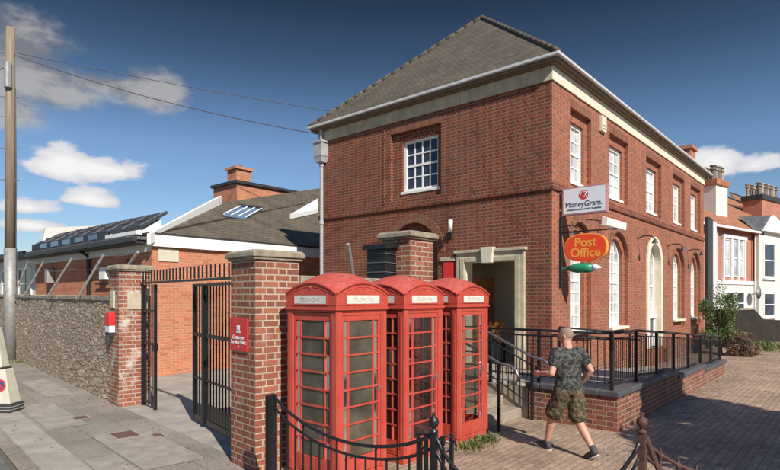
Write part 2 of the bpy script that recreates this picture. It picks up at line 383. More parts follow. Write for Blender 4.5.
# ------------------------------------------------------------------ wall sheets with openings
def arch_loop(c, hw, z0, zt, n=14):                          # anticlockwise, round head
    zs = zt-hw; pts = [(c-hw, z0), (c+hw, z0)]
    return pts+[(c+hw*math.cos(PI*k/n), zs+hw*math.sin(PI*k/n)) for k in range(n+1)]
def rect_loop(u0, u1, z0, z1): return [(u0, z0), (u1, z0), (u1, z1), (u0, z1)]
def fill(mb, P, d, outer, holes):
    bm = bmesh.new(); es = []
    for lp in [outer]+holes:
        vs = [bm.verts.new((p[0], p[1], 0)) for p in lp]
        es += [bm.edges.new((vs[i], vs[(i+1) % len(vs)])) for i in range(len(vs))]
    bmesh.ops.triangle_fill(bm, use_beauty=True, use_dissolve=False, edges=es)
    bm.verts.index_update(); k = len(mb.v)
    mb.v += [Vector(P(v.co.x, v.co.y, d)) for v in bm.verts]
    n = (Vector(P(0, 0, 1))-Vector(P(0, 0, 0)))
    for f in bm.faces:
        idx = [v.index+k for v in f.verts]
        a, b, c = (mb.v[i] for i in idx[:3])
        if (b-a).cross(c-a).dot(n) > 0: idx.reverse()
        mb.f.append(tuple(idx))
    bm.free()
def reveal(mb, P, loop, d0, d1):
    n = len(loop)
    for i in range(n):
        a, b = loop[i], loop[(i+1) % n]
        mb.add([P(*a, d0), P(*b, d0), P(*b, d1), P(*a, d1)], [(0, 1, 2, 3)])
def ring(mb, P, lo, li, d0, d1):                             # a frame between two loops of equal length
    n = len(lo)
    for i in range(n):
        j = (i+1) % n
        a, b, c, d = lo[i], lo[j], li[j], li[i]
        mb.add([P(*a, d0), P(*b, d0), P(*c, d0), P(*d, d0), P(*a, d1), P(*b, d1), P(*c, d1), P(*d, d1)],
               [(0, 1, 2, 3), (7, 6, 5, 4), (0, 4, 5, 1), (3, 2, 6, 7)])
def pbox(mb, P, u0, u1, z0, z1, d0, d1):
    vs = [P(u, z, d) for d in (d0, d1) for u, z in ((u0, z0), (u1, z0), (u1, z1), (u0, z1))]
    return mb.add(vs, [(0,3,2,1),(4,5,6,7),(0,1,5,4),(1,2,6,5),(2,3,7,6),(3,0,4,7)])
def sash_window(parent, P, u0, u1, z0, z1, d, cols=4, rows=4, arched=False, pane='pane_dark', sill=True, fw=.055, bw=.022, sillmat='white_paint', double=True, deep_sill=.12):
    c, hw = (u0+u1)/2, (u1-u0)/2
    lo = arch_loop(c, hw, z0, z1) if arched else rect_loop(u0, u1, z0, z1)
    li = arch_loop(c, hw-fw, z0+fw, z1-fw) if arched else rect_loop(u0+fw, u1-fw, z0+fw, z1-fw)
    mb = MB(); ring(mb, P, lo, li, d-.02, d+.05)
    w = mb.build('window', 'white_paint', parent)
    g = MB(); a0, a1, b0 = u0+fw, u1-fw, z0+fw
    def top(u): return (z1-hw+math.sqrt(max(0, (hw-fw)**2-(u-c)**2))) if arched else z1-fw
    for i in range(1, cols):
        u = a0+(a1-a0)*i/cols; pbox(g, P, u-bw/2, u+bw/2, b0, top(u), d+.008, d+.035)
    zt = z1-fw
    for j in range(1, rows):
        z = b0+(zt-b0)*j/rows
        m = double and j == rows//2
        hh = .028 if m else bw/2
        e = 0.
        if arched and z > z1-hw: e = (hw-fw)-math.sqrt(max(0, (hw-fw)**2-(z-(z1-hw))**2))
        if a1-a0-2*e > .1: pbox(g, P, a0+e, a1-e, z-hh, z+hh, d-.002 if m else d+.01, d+.037)
    g.build('glazing_bars', 'white_paint', w)
    p = MB(); p.add([P(*q, d+.028) for q in li], [tuple(range(len(li)))]); p.build('pane', pane, w)
    if sill:
        s = MB(); pbox(s, P, u0-.06, u1+.06, z0-.07, z0+.001, d-deep_sill, d+.05); s.build('sill', sillmat, w, bevel=.006)
    return w
def voussoirs(mb, P, c, r0, r1, zs, d, n=20, a0=0., a1=PI):
    for k in range(n):
        t0 = a0+(a1-a0)*(k+.06)/n; t1 = a0+(a1-a0)*(k+.94)/n
        q = [(c+r*math.cos(t), zs+r*math.sin(t)) for r, t in ((r0, t0), (r1, t0), (r1, t1), (r0, t1))]
        mb.prism([P(*x, d) for x in q], Vector(P(0, 0, .03))-Vector(P(0, 0, 0)))
# ================================================================== THE GROUND
b = MB(); b.add([(-400,-400,-.13),(600,-400,-.13),(600,600,-.13),(-400,600,-.13)], [(0,1,2,3)]); struct(b, 'ground', 'far_ground')
def kstrip(p0, p1, a0, a1, z): return [kerbf(p0, a0, z), kerbf(p1, a0, z), kerbf(p1, a1, z), kerbf(p0, a1, z)]
def rotated(mb, name, mat, kind='structure'):                 # sheet whose pattern follows the kerb line
    mb.v = [Matrix.Rotation(-KROT, 4, 'Z') @ v for v in mb.v]
    o = mb.build(name, mat, None); o.rotation_euler = (0, 0, KROT); o['kind'] = kind; return o
b = MB(); b.add(kstrip(-7.5, 1.34, -25, 60, -.12), [(0,1,2,3)]); rotated(b, 'road', 'asphalt')
b = MB(); b.prism(kstrip(1.34, 1.48, -25, 60, -.125), (0, 0, .13)); rotated(b, 'kerb', 'kerb_stone')
b = MB(); b.add(kstrip(1.482, 3.62, -25, 60, 0), [(0,1,2,3)]); rotated(b, 'pavement', 'slabs')
b = MB(); b.add(kstrip(1.55, 2.02, -25, 60, .004), [(0,1,2,3)]); rotated(b, 'pavement_edge_strip', 'concrete')
for i, (p0, p1, a0, a1) in enumerate([(2.5, 3.3, 7.2, 9.6), (2.1, 2.7, 10.5, 13.2), (2.75, 3.35, 13.9, 17.), (2.05, 2.45, 4.5, 8.2)]):
    b = MB(); b.add(kstrip(p0, p1, a0, a1, .005+.0003*i), [(0,1,2,3)]); rotated(b, 'pavement_patch', 'patch_tarmac')
b = MB(); b.add([kerbf(3.62, 6.3), kerbf(3.62, 45), (40, 45, 0), (40, 12, 0), (5.2, 6.1, 0)], [(0,1,2,3,4)]); b.v[4] = kerbf(4.2, 6.3)
b.v = [v+Vector((0, 0, .0)) for v in b.v]; struct(b, 'yard_ground', 'concrete')
b = MB(); b.add([kerbf(3.62, -25, .004), (45, -30, .004), (45, 9, .004), (11, 9, .004), (5.2, 6.4, .004), kerbf(3.62, 6.35, .004)], [(0,1,2,3,4,5)]); struct(b, 'forecourt_paving', 'blocks')
# covers
def cover(px, py, w, l, label):
    D = CAMH*550/(py-297); c = cam((px-390)/550*D, D)
    t = thing('inspection_cover', label, 'cover', (c.x, c.y, .006), KROT, 'metal covers set in the pavement')
    MB().box((-l/2, -w/2, 0), (l/2, w/2, .006)).build('lid', 'rust_cover', t, world=False)
    f = MB()
    for x0, y0, x1, y1 in ((-l/2-.03, -w/2-.03, l/2+.03, -w/2-.004), (-l/2-.03, w/2+.004, l/2+.03, w/2+.03), (-l/2-.03, -w/2-.004, -l/2-.004, w/2+.004), (l/2+.004, -w/2-.004, l/2+.03, w/2+.004)): f.box((x0, y0, 0), (x1, y1, .004))
    f.build('frame', 'concrete', t, world=False)
cover(125, 435, .32, .42, 'largest rusty square cover in the pavement in front of the open gate')
cover(158, 435.5, .12, .22, 'smallest rusty cover, right beside the large one nearer the gate')
cover(81, 418, .22, .26, 'middle-sized dull cover in the pavement nearest the rubble wall')
# ================================================================== PIERS, WALLS
def pier(c, s, h, ang, matb, label, capo=.06, capt=.13):
    t = thing('brick_pier', label, 'pier', (c[0], c[1], 0), ang, 'brick piers with stone caps')
    MB().box((-s/2, -s/2, 0), (s/2, s/2, h-capt)).build('shaft', matb, t, world=False, bevel=.006)
    k = MB(); k.box((-s/2-.035, -s/2-.035, h-capt+.001), (s/2+.035, s/2+.035, h-capt+.035)); k.box((-s/2-capo, -s/2-capo, h-capt+.036), (s/2+capo, s/2+capo, h-.03))
    k.obox((0, 0), s+2*capo-.002, s+2*capo-.002, h-.031, h, 0, .9)
    k.build('cap', 'stone_cap', t, world=False, bevel=.012); return t
A0, B0 = 11.73, 6.15
cA = kerbf(3.57+.31, A0+.31); cB = kerbf(3.47+.325, B0+.325)
pier(cA, .62, 2.85, KROT, 'brick_pier_worn', 'worn brick gate pier with whitened bricks, at the end of the rubble wall')
pier(cB, .65, 2.80, KROT, 'brick_pier', 'brick gate pier carrying the red notice, left of the phone boxes')
pier((7.52, 6.08), .64, 3.32, 0, 'brick_pier', 'tall brick pier rising behind the phone boxes in front of the arched recess', .07, .14)
# rubble wall: a displaced sheet with a coping
def rubble_wall():
    t = thing('rubble_wall', 'long grey rubble stone boundary wall with flat coping beside the pavement', 'wall', kerbf(3.62, A0+.62), KROT)
    L, H, th = 24., 2.12, .42; me_v = []; fs = []
    nx, nz = 480, 64
    mb = MB()
    for i in range(nx+1):
        for j in range(nz+1):
            x = L*(i/nx)**1.3; z = (H+.006*x)*j/nz
            q = Vector((x*3.0, z*11.5, 0)); w = noise.noise_vector(q*.6)*.8; q = q+Vector((w.x, w.y, 0))
            ds, ps = noise.voronoi(q, distance_metric='DISTANCE', exponent=2.5)
            e = min(1, max(0, ds[1]-ds[0])/.35); r = noise.cell(ps[0]*3.3)
            dd = -.016*e*(.5+.5*abs(r))+.012*noise.noise(Vector((x, z, 3))*1.5)
            mb.v.append(Vector((x, -dd-.0, z)))            # street side is +y of this turned frame
    mb.f = [(i*(nz+1)+j, (i+1)*(nz+1)+j, (i+1)*(nz+1)+j+1, i*(nz+1)+j+1) for i in range(nx) for j in range(nz)]
    k = len(mb.v)
    mb.add([(0, -.03, 0), (L, -.03, 0), (L, -.03, H), (0, -.03, H), (0, -th, 0), (L, -th, 0), (L, -th, H+.1), (0, -th, H)],
           [(4, 5, 6, 7), (0, 4, 7, 3), (1, 2, 6, 5), (3, 7, 6, 2)])
    o = mb.build('masonry', 'rubble', t, world=False, smooth=True, fix=False)
    for p in o.data.polygons:
        pass
    cp = MB(); x = 0; r = random.Random(3)
    while x < L:
        w = r.uniform(.5, .8); z = H+.006*x
        cp.box((x, .04+r.uniform(-.008, .008), z+r.uniform(-.004, .004)), (x+w-.008, -th-.04, z+.10+r.uniform(-.008, .008))); x += w
    cp.build('coping', 'stone_cap', t, world=False, bevel=.01)
rubble_wall()
# wall behind the phone boxes
t = thing('brick_wall', 'brick boundary wall with grey coping joining two piers behind the phone boxes', 'wall', (6.0, 6.1, 0))
MB().box((4.98, 5.98, 0), (7.19, 6.3, 2.38)).build('masonry', 'brick_pier', t)
cpg = MB(); x = 4.98
while x < 7.15: cpg.box((x, 5.93, 2.381), (min(x+.6, 7.19)-.006, 6.35, 2.5)); x += .6
cpg.build('coping', 'stone_cap', t, bevel=.012)
# slatted dark security cage beside the pier
t = thing('security_cage', 'black slatted guard box on the wall beside the tall pier', 'guard', (6.95, 6.9, 2.5))
g = MB(); g.box((6.88, 6.0, 2.501), (7.16, 6.5, 2.52)); g.prism([(6.88, 6.04, 2.521), (7.16, 6.04, 2.521), (7.16, 6.04, 3.06), (6.88, 6.04, 3.02)], (0, .42, 0)); g.build('casing', 'black_metal', t)
g = MB(); g.prism([(6.80, 5.98, 3.0), (7.17, 5.98, 3.05), (7.17, 5.98, 3.13), (6.80, 5.98, 3.08)], (0, .52, 0)); g.build('hood', 'black_metal', t)
for z in (2.62, 2.78, 2.93):
    MB().tube([(6.86, 6.02, z), (7.14, 6.02, z-.015)], .006, 5).build('wire', 'wire', t); MB().tube([(6.865, 6.03, z), (6.865, 6.44, z)], .006, 5).build('wire', 'wire', t)
# leaning security posts on the walls and the wires between them
def lean_post(base, top, label, r=.032):
    b = MB(); b.tube([base, top], r, 8)
    single(b, 'security_post', 'galvanised', label, 'post', tuple(base), 'leaning steel posts along the wall tops')
posts = []
def wallpt(px, D, y): return cam((px-390)/550*D, D, CAMH+(297-y)*D/550)
for (px0, px1, yt, D, lab) in ((14, 28, 262, 18.9, 'leaning steel post on the rubble wall nearest the telegraph pole'), (24, 44, 261, 17.2, 'leaning steel post on the rubble wall, second to the right of the telegraph pole'),
                     (48, 72, 258.5, 15.0, 'leaning steel post in the middle of the rubble wall top'), (79, 103.5, 255, 13.0, 'leaning steel post on the rubble wall just left of the worn pier'),
                     (128, 138, 252, 11.55, 'short leaning steel post on the cap of the worn gate pier')):
    bz = 2.23 if D > 12 else 2.86
    bb = cam((px0-390)/550*D, D, bz); tt = wallpt(px1, D-.25, yt); lean_post(bb, tt, lab); posts.append(tt)
bb = Vector((6.2, 6.12, 2.5)); tp = cam((348-390)/550*8.3, 8.3, CAMH+(297-244)*8.3/550); lean_post(bb, tp, 'pale leaning steel post on the wall behind the left phone box')
for i, off in enumerate((0., .28)):
    w = MB(); pts = []
    for a, b2 in zip(posts[:4], posts[1:4]+[posts[4]]):
        for k in range(5):
            p = a.lerp(b2, k/5); p.z -= off+.05*math.sin(PI*k/5); pts.append(p)
    w.tube(pts, .007, 4)
    single(w, 'fence_wire', 'wire', ('upper' if i == 0 else 'lower')+' wire strung between the leaning posts on the rubble wall', 'wire', tuple(pts[0]), 'wires along the wall top')
# ================================================================== GATE
def kp(p, a, z): return kerbf(p, a, z)
gt = thing('yard_gate', 'tall black iron yard gate standing ajar under a spiked top rail', 'gate', kerbf(3.9, 9.2), KROT)
m = MB(); 
def kbar(mb, p0, a0, p1, a1, z0, z1, th=.04):
    a, b2 = kerbf(p0, a0, 0), kerbf(p1, a1, 0); d = (b2-a).normalized(); n = Vector((-d.y, d.x, 0))*th/2
    mb.add([a-n+Vector((0,0,z0)), a+n+Vector((0,0,z0)), b2+n+Vector((0,0,z0)), b2-n+Vector((0,0,z0)), a-n+Vector((0,0,z1)), a+n+Vector((0,0,z1)), b2+n+Vector((0,0,z1)), b2-n+Vector((0,0,z1))],
           [(0,3,2,1),(4,5,6,7),(0,1,5,4),(1,2,6,5),(2,3,7,6),(3,0,4,7)])
m = MB(); kbar(m, 3.9, B0+.66, 4.0, A0-.01, 2.465, 2.505, .04); m.build('top_rail', 'black_metal', gt)
na = 30
for i in range(na):
    f = (i+.5)/na; a = B0+.70+(A0-B0-.75)*f; p = 3.9+.1*f
    c = kerbf(p, a); s = MB(); s.obox((c.x, c.y), .022, .022, 2.511, 2.72, KROT); s.build('spike', 'black_metal', gt)
# fixed narrow side panel by the worn pier
for a, th in ((A0-.12, .06), (A0-.78, .055)):
    c = kerbf(4.0, a); MB().obox((c.x, c.y), th, th, 0, 2.449, KROT).build('gate_post', 'black_metal', gt)
for z in (.08, 1.25, 1.9): 
    m = MB(); kbar(m, 4.0, A0-.78, 4.0, A0-.12, z, z+.05, .03); m.build('side_rail', 'black_metal', gt)
for k in range(1, 4):
    c = kerbf(4.0, A0-.12-.165*k); MB().obox((c.x, c.y), .02, .02, .13, 2.449, KROT).build('side_bar', 'black_metal', gt)
# the leaf
P0, P1 = Vector((3.86, B0+.72)), Vector((4.12, 9.43))
lf = MB()
for f0, z0, z1, th in ((0, .07, 2.43, .06), (.79, .07, 2.40, .085), (1., .07, 2.43, .05)):
    q = P0.lerp(P1, f0); c = kerbf(q.x, q.y); lf.obox((c.x, c.y), th, th, z0, z1, KROT)
for z, h in ((.07, .09), (1.52, .06), (.78, .035), (2.38, .045)): kbar(lf, P0.x, P0.y, P1.x, P1.y, z, z+h, .034)
kbar(lf, P0.x, P0.y, P0.lerp(P1, .79).x, P0.lerp(P1, .79).y, .16, .42, .012)
leaf = lf.build('gate_leaf', 'black_metal', gt)
for k in range(1, 19):
    q = P0.lerp(P1, k/19)
    if abs(k/19-.79) < .02: continue
    c = kerbf(q.x, q.y); MB().obox((c.x, c.y), .022, .022, .1, 2.44, KROT).build('bar', 'black_metal', leaf)
q = kerbf(4.0, A0-.80); MB().obox((q.x, q.y), .04, .09, 1.15, 1.3, KROT).build('lock', 'black_metal', gt)
# notices and plates
def plate(name, c, ang, w, h, z, mat, label, cat='sign', th=.02, edge=None):
    t = thing(name, label, cat, (c.x, c.y, z), ang)
    MB().box((-w/2, -th, 0), (w/2, 0, h)).build('panel', mat, t, world=False, bevel=.003); return t
FS = KROT-PI/2                                              # street faces of piers: local x along the wall (towards the right of the view), -y towards the street ... set below
def kface(p, a): return kerbf(p, a)
# street-facing plates: local +x must run towards decreasing a (right in view); normal towards the road
ANG_ST = math.atan2((kerbf(0, 0)-kerbf(0, 1)).y, (kerbf(0, 0)-kerbf(0, 1)).x)
c = kerbf(3.47-.002, B0+.40)
t = plate('notice', c, ANG_ST, .46, .42, 1.50, 'sign_red', 'red notice with white crest and lettering on the gate pier left of the phone boxes')
X = Matrix.Translation(Vector((c.x, c.y, 1.50))) @ Matrix.Rotation(ANG_ST, 4, 'Z')
def onplate(dx, dz, d=-.023): return X @ Matrix.Translation(Vector((dx, d, dz))) @ Matrix.Rotation(PI/2, 4, 'X')
lettering('Customer', .075, t, onplate(0, .175), 'sign_white'); lettering('Service Point', .075, t, onplate(0, .115), 'sign_white'); lettering('+', .08, t, onplate(0, .05), 'sign_white')
cr = MB(); cr.box((-.035, -.024, .27), (.035, -.0205, .30)); 
for dx in (-.028, 0, .028): cr.box((dx-.009, -.024, .301), (dx+.009, -.0205, .335))
cr.box((-.05, -.024, .235), (.05, -.0205, .262)); cr.build('crest', 'sign_white', t, world=False)
cp2 = kerbf(3.57-.002, A0+.36)
t = plate('notice_plate', cp2, ANG_ST, .24, .34, 1.98, 'plate_cream', 'cream and yellow notice plate above the red box on the worn pier')
MB().box((-.10, -.024, .02), (.10, -.0205, .16)).build('yellow_panel', 'plate_yellow', t, world=False)
t = thing('post_slot_box', 'small red and white box mounted on the worn gate pier', 'box', (cp2.x, cp2.y, 1.48), ANG_ST)
MB().box((-.15, -.12, .14), (.15, 0, .40)).build('red_lid', 'sign_red', t, world=False, bevel=.012)
MB().box((-.14, -.11, 0), (.14, 0, .139)).build('white_base', 'sign_white', t, world=False, bevel=.01)
MB().box((-.12, -.115, -.06), (.12, 0, -.002)).build('bracket', 'dark_trim', t, world=False)
q = kerbf(3.57+.36, A0-.003); ang = math.atan2((kerbf(1, 0)-kerbf(0, 0)).y, (kerbf(1, 0)-kerbf(0, 0)).x)
t = thing('stone_plaque', 'blank pale stone plaque let into the gate side of the worn pier', 'plaque', (q.x, q.y, 1.95), ang)
MB().box((-.2, -.012, 0), (.2, 0, .34)).build('slab', 'stone', t, world=False, bevel=.004)
# ================================================================== POST OFFICE
BX, BY, BX1, BY1, ZE = 11.38, 5.16, 26.3, 12.66, 6.93
po = thing('post_office', 'two storey red brick post office with hipped brown roof and sash windows', 'building', (BX, BY, 0))
PS = lambda u, z, d: (BX+d, u, z)          # side front, u = Y
PF = lambda u, z, d: (u, BY+d, z)          # street front, u = X
FL = .58                                    # floor level inside
# side front
wb = MB(); outer = rect_loop(BY, BY1, 0, 7.3)
rec = rect_loop(8.12, 9.80, 4.80, 6.62); win = rect_loop(8.28, 9.46, 5.03, 6.40)
archo = arch_loop(9.02, .80, 1.5, 4.16)
door = rect_loop(6.02, 7.38, FL, 3.04)
fill(wb, PS, 0, outer, [rec, archo, door])
reveal(wb, PS, rec, 0, .10); fill(wb, PS, .10, rec, [win]); reveal(wb, PS, win, .10, .22)
reveal(wb, PS, archo, 0, .26); fill(wb, PS, .26, archo, [])
# thin vertical break left of the recess
pbox(wb, PS, 10.02, 10.06, 4.75, 6.9, -.012, .0)
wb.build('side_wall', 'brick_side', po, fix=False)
a = MB(); voussoirs(a, PS, 9.02, .80, 1.02, 3.36, -.012, 26); a.build('round_arch', 'brick_arch', po); a = MB()
n = 24
for k in range(n):
    u0 = 8.12+(1.68)*k/n; pbox(a, PS, u0+.004, u0+1.68/n-.004, 6.625, 6.84, -.006, .02)
a.build('flat_arch', 'brick_arch', po)
# street front
wf = MB(); outer = rect_loop(BX, BX1, 0, 7.3); holes = []
bays = [13.0, 15.72, 19.05, 22.2, 24.85]; hwid = [.65, .78, .85, .85, .85]
ga = MB(); upper = []; ground = []
for i, (c, h) in enumerate(zip(bays, hwid)):
    r = rect_loop(c-h, c+h, 4.80, 6.60); w = rect_loop(c-h+.18, c+h-.22, 4.95, 6.36)
    holes.append(r); reveal(wf, PF, r, 0, .11); fill(wf, PF, .11, r, [w]); reveal(wf, PF, w, .11, .22); upper.append((c-h+.18, c+h-.22))
    ga = MB()
    for k in range(18):
        u0 = c-h+2*h*k/18; pbox(ga, PF, u0+.004, u0+2*h/18-.004, 6.605, 6.82, -.008, .02)
    ga.build('flat_arch', 'brick_arch', po)
    if i == 2:
        r2 = arch_loop(c, .86, FL, 4.15); holes.append(r2); ground.append((c, .86, 'door'))
    else:
        r1 = arch_loop(c, h, 1.10, 4.0); holes.append(r1); w1 = arch_loop(c-.02, h-.16, 1.38, 3.82)
        reveal(wf, PF, r1, 0, .11); fill(wf, PF, .11, r1, [w1]); reveal(wf, PF, w1, .11, .24); ground.append((c-.02, h-.16, 'win'))
        va = MB(); voussoirs(va, PF, c, h, h+.22, 4.0-h, -.008, 20); va.build('round_arch', 'brick_arch', po)
fill(wf, PF, 0, outer, holes)
r2 = arch_loop(bays[2], .86, FL, 4.15); reveal(wf, PF, r2, 0, .3)
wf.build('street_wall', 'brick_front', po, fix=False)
bk = MB(); bk.add([(BX, BY1, 0), (BX1, BY1, 0), (BX1, BY1, 7.3), (BX, BY1, 7.3)], [(0,1,2,3)]); bk.add([(BX1, BY, 0), (BX1, BY1, 0), (BX1, BY1, 7.3), (BX1, BY, 7.3)], [(0,1,2,3)])
bk.build('rear_walls', 'brick_side', po, fix=False)
# string course and plinth
sc = MB(); sc.box((BX-.05, BY-.05, 4.55), (BX+.0, BY1+.03, 4.70)); sc.box((BX+.001, BY-.05, 4.55), (BX1, BY+.0, 4.70)); sc.build('string_course', 'brick_side', po, bevel=.01)
pl = MB(); pl.box((BX-.06, 7.8, 0), (BX, BY1, .45)); pl.box((BX, BY-.06, 0), (18., BY, .45)); pl.box((20.2, BY-.06, 0), (BX1, BY, .45)); pl.build('plinth', 'brick_ramp', po)
# frieze, soffit, gutter
fr = MB(); fr.box((BX-.035, BY+.0, 6.93), (BX+.05, BY1+.03, 7.24)); fr.build('side_frieze', 'stone_frieze_shaded', po, bevel=.006)
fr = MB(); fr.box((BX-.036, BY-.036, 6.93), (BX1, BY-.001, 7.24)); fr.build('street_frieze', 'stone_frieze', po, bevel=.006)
EO = .20
so = MB(); so.box((BX-EO, BY-EO, 7.27), (BX1+EO, BY1+EO, 7.33)); so.box((BX-.14, BY-.14, 7.241), (BX1+.1, BY1+.1, 7.269)); so.build('soffit', 'soffit', po)
gu = MB()
for lo, hi in (((BX-EO-.09, BY-EO-.09), (BX-EO, BY1+EO+.09)), ((BX-EO, BY-EO-.09), (BX1+EO+.09, BY-EO)), ((BX1+EO, BY-EO), (BX1+EO+.09, BY1+EO+.09)), ((BX-EO, BY1+EO), (BX1+EO, BY1+EO+.09))):
    gu.box((*lo, 7.335), (*hi, 7.405))
gu.build('gutter', 'gutter_white', po, bevel=.012)
# roof
ex0, ey0, ex1, ey1 = BX-EO-.05, BY-EO-.05, BX1+EO+.05, BY1+EO+.05; ze = 7.40; AP = (14.66, 8.92, 10.80); AQ = (ex1-3.6, 8.92, 10.80)
rf = MB(); rf.add([(ex0, ey0, ze), (ex1, ey0, ze), (ex1, ey1, ze), (ex0, ey1, ze), AP, AQ], [(0, 1, 5, 4), (1, 2, 5), (2, 3, 4, 5), (3, 0, 4), (0, 3, 2, 1)])
roof = rf.build('roof', 'tiles_main', po)
hp = MB()
for a, b2 in (((ex0, ey0, ze), AP), ((ex0, ey1, ze), AP), ((ex1, ey0, ze), AQ), ((ex1, ey1, ze), AQ), (AP, AQ)):
    a, b2 = Vector(a), Vector(b2); L = (b2-a).length; k = int(L/.32)
    for i in range(k): hp.tube([a.lerp(b2, i/k)+Vector((0,0,.0)), a.lerp(b2, (i+1)/k)+Vector((0,0,.015))], .065, 8)
hp.build('ridge_tiles', 'tiles_main', roof, smooth=True)
ch = MB(); ch.box((24.9, 5.35, 7.0), (25.7, 5.95, 8.25)); ch.box((24.82, 5.27, 8.25), (25.78, 6.03, 8.38)); ch.build('chimney', 'brick_house', roof)
# windows
w = sash_window(po, PS, 8.28, 9.46, 5.03, 6.40, .20, 4, 4, fw=.075, bw=.035); w['label'] = 'square white sash window high on the side front'
for (u0, u1) in upper: sash_window(po, PF, u0, u1, 4.95, 6.36, .20, 3, 4, pane='pane_blind', fw=.08, bw=.035)
for c, h, k in ground:
    if k == 'win': sash_window(po, PF, c-h, c+h, 1.38, 3.82, .23, 4, 8, True, 'pane_blind', fw=.08, bw=.034, sillmat='stone_frieze', deep_sill=.3)
c = bays[2]
st = MB(); ring(st, PF, arch_loop(c, .86, FL, 4.15), arch_loop(c, .66, FL-.001, 3.93), -.05, .25); st.build('arched_door_surround', 'stone_frieze', po)
w = sash_window(po, PF, c-.655, c+.655, 1.62, 3.92, .2, 3, 5, True, 'pane_blind', fw=.09, bw=.03, sill=False); w['label'] = 'white arched fanlight over the street door'
dr = MB(); pbox(dr, PF, c-.655, c+.655, 1.50, 1.615, .1, .25); 
for u in (c-.655, c-.05, c+.55): pbox(dr, PF, u, u+.105, FL, 1.499, .14, .22)
pbox(dr, PF, c-.55, c-.05, FL, .9, .16, .2); pbox(dr, PF, c+.055, c+.55, FL, .9, .16, .2)
dr.build('street_door', 'white_paint', po); pn = MB(); pbox(pn, PF, c-.55, c+.55, .9, 1.5, .185, .195); pn.build('door_glass', 'pane_dark', po)
# door surround on the side front with keystone
sd = MB(); pbox(sd, PS, 5.79, 6.02, FL, 3.26, -.06, .02); pbox(sd, PS, 7.38, 7.62, FL, 3.26, -.06, .02); pbox(sd, PS, 6.02, 7.38, 3.04, 3.26, -.06, .02)
pbox(sd, PS, 5.74, 7.67, 3.26, 3.33, -.11, .02); pbox(sd, PS, 5.90, 6.021, FL, 3.15, -.085, -.055); pbox(sd, PS, 7.379, 7.50, FL, 3.15, -.085, -.055); pbox(sd, PS, 6.02, 7.38, 3.039, 3.15, -.085, -.055)
sd.build('door_surround', 'stone', po, bevel=.012)
ks = MB(); ks.prism([PS(6.58, 3.0, -.16), PS(6.84, 3.0, -.16), PS(6.88, 3.37, -.16), PS(6.54, 3.37, -.16)], (.15, 0, 0)); ks.build('keystone', 'stone_frieze', po, bevel=.01)
# hallway
hw_ = MB(); x0, x1, y0, y1, z0, z1 = BX+.3, BX+2.3, 5.5, 8.3, FL, 3.3
hw_.add([(x0,y0,z0),(x1,y0,z0),(x1,y1,z0),(x0,y1,z0),(x0,y0,z1),(x1,y0,z1),(x1,y1,z1),(x0,y1,z1)], [(4,5,6,7),(0,1,5,4),(1,2,6,5),(2,3,7,6)])
for (ya, yb) in ((y0, 6.02), (7.38, y1)): hw_.add([(x0, ya, z0), (x0, yb, z0), (x0, yb, z1), (x0, ya, z1)], [(0, 1, 2, 3)])
hw_.add([(x0, 6.02, 3.04), (x0, 7.38, 3.04), (x0, 7.38, z1), (x0, 6.02, z1)], [(0,1,2,3)])
reveal(hw_, PS, rect_loop(6.02, 7.38, FL, 3.04), .0, .3)
hw_.build('hallway', 'cream_wall', po, fix=False)
MB().box((BX-.02, 6.03, FL-.05), (x1, 7.37, FL+.005)).build('hall_floor', 'interior_floor', po)
idr = MB(); idr.box((x1-.08, 6.35, FL), (x1-.03, 7.2, 2.6)); 
d_ = idr.build('inner_door', 'dark_wood', po); MB().box((x1-.10, 6.62, 1.3), (x1-.081, 6.95, 2.1)).build('poster', 'faded_white', d_)
MB().box((BX+.32, 7.34, FL), (BX+1.3, 7.39, 2.7)).build('open_door', 'dark_wood', po)
MB().box((x1-.1, 5.55, FL), (x1-.03, 6.1, 2.4)).build('display_board', 'sign_pink', po)
# downpipe with hopper at the far corner of the side front
dp = MB(); X0, Y0 = BX-.10, BY1-.18
dp.tube([(X0, Y0, 0), (X0, Y0, 6.2)], .055, 10); 
for z in (.8, 2.6, 4.4, 6.15): dp.tube([(X0, Y0, z), (X0, Y0, z+.12)], .075, 10)
dp.add([], []); dp.obox((X0-.02, Y0), .30, .36, 6.45, 6.85); dp.obox((X0-.02, Y0), .22, .26, 6.27, 6.45, 0, 1.3); dp.obox((X0-.02, Y0), .36, .42, 6.85, 6.91)
dp.tube([(X0, Y0, 6.91), (X0-.02, Y0, 7.3)], .05, 8)
dp.build('downpipe', 'grey_pipe', po)
# small things on the walls
t = thing('security_lamp', 'small white tubular lamp on the side front above the red notice', 'lamp', (BX, 7.55, 3.9))
MB().box((BX-.06, 7.78, 3.66), (BX, 7.92, 3.80)).build('bracket', 'black_metal', t); MB().tube([(BX-.03, 7.85, 3.75), (BX-.22, 7.72, 3.92)], .02, 6).build('arm', 'black_metal', t)
MB().tube([(BX-.20, 7.70, 3.80), (BX-.27, 7.64, 4.08)], .055, 10).build('lamp_head', 'white_paint', t, smooth=True)
t = thing('wall_notice', 'small crimson notice fixed left of the stone doorway', 'notice', (BX, 7.9, 2.55)); MB().box((BX-.03, 7.74, 2.62), (BX, 8.02, 3.08)).build('panel', 'sign_red', t)
MB().box((BX-.04, 7.70, 2.52), (BX, 8.06, 2.60)).build('frame', 'dark_trim', t); MB().box((BX-.05, 7.68, 3.1), (BX, 8.1, 3.2)).build('hood', 'stone', t)
t = thing('air_vent', 'pale stone vent block under the frieze between the first two street windows', 'vent', (14.35, BY, 6.5)); MB().box((14.2, BY-.08, 6.46), (14.52, BY, 6.86)).build('casing', 'stone_frieze', t, bevel=.01)
for k in range(2): MB().box((14.27, BY-.09, 6.52+.08*k), (14.45, BY-.081, 6.54+.08*k)).build('slat', 'dark_trim', t)
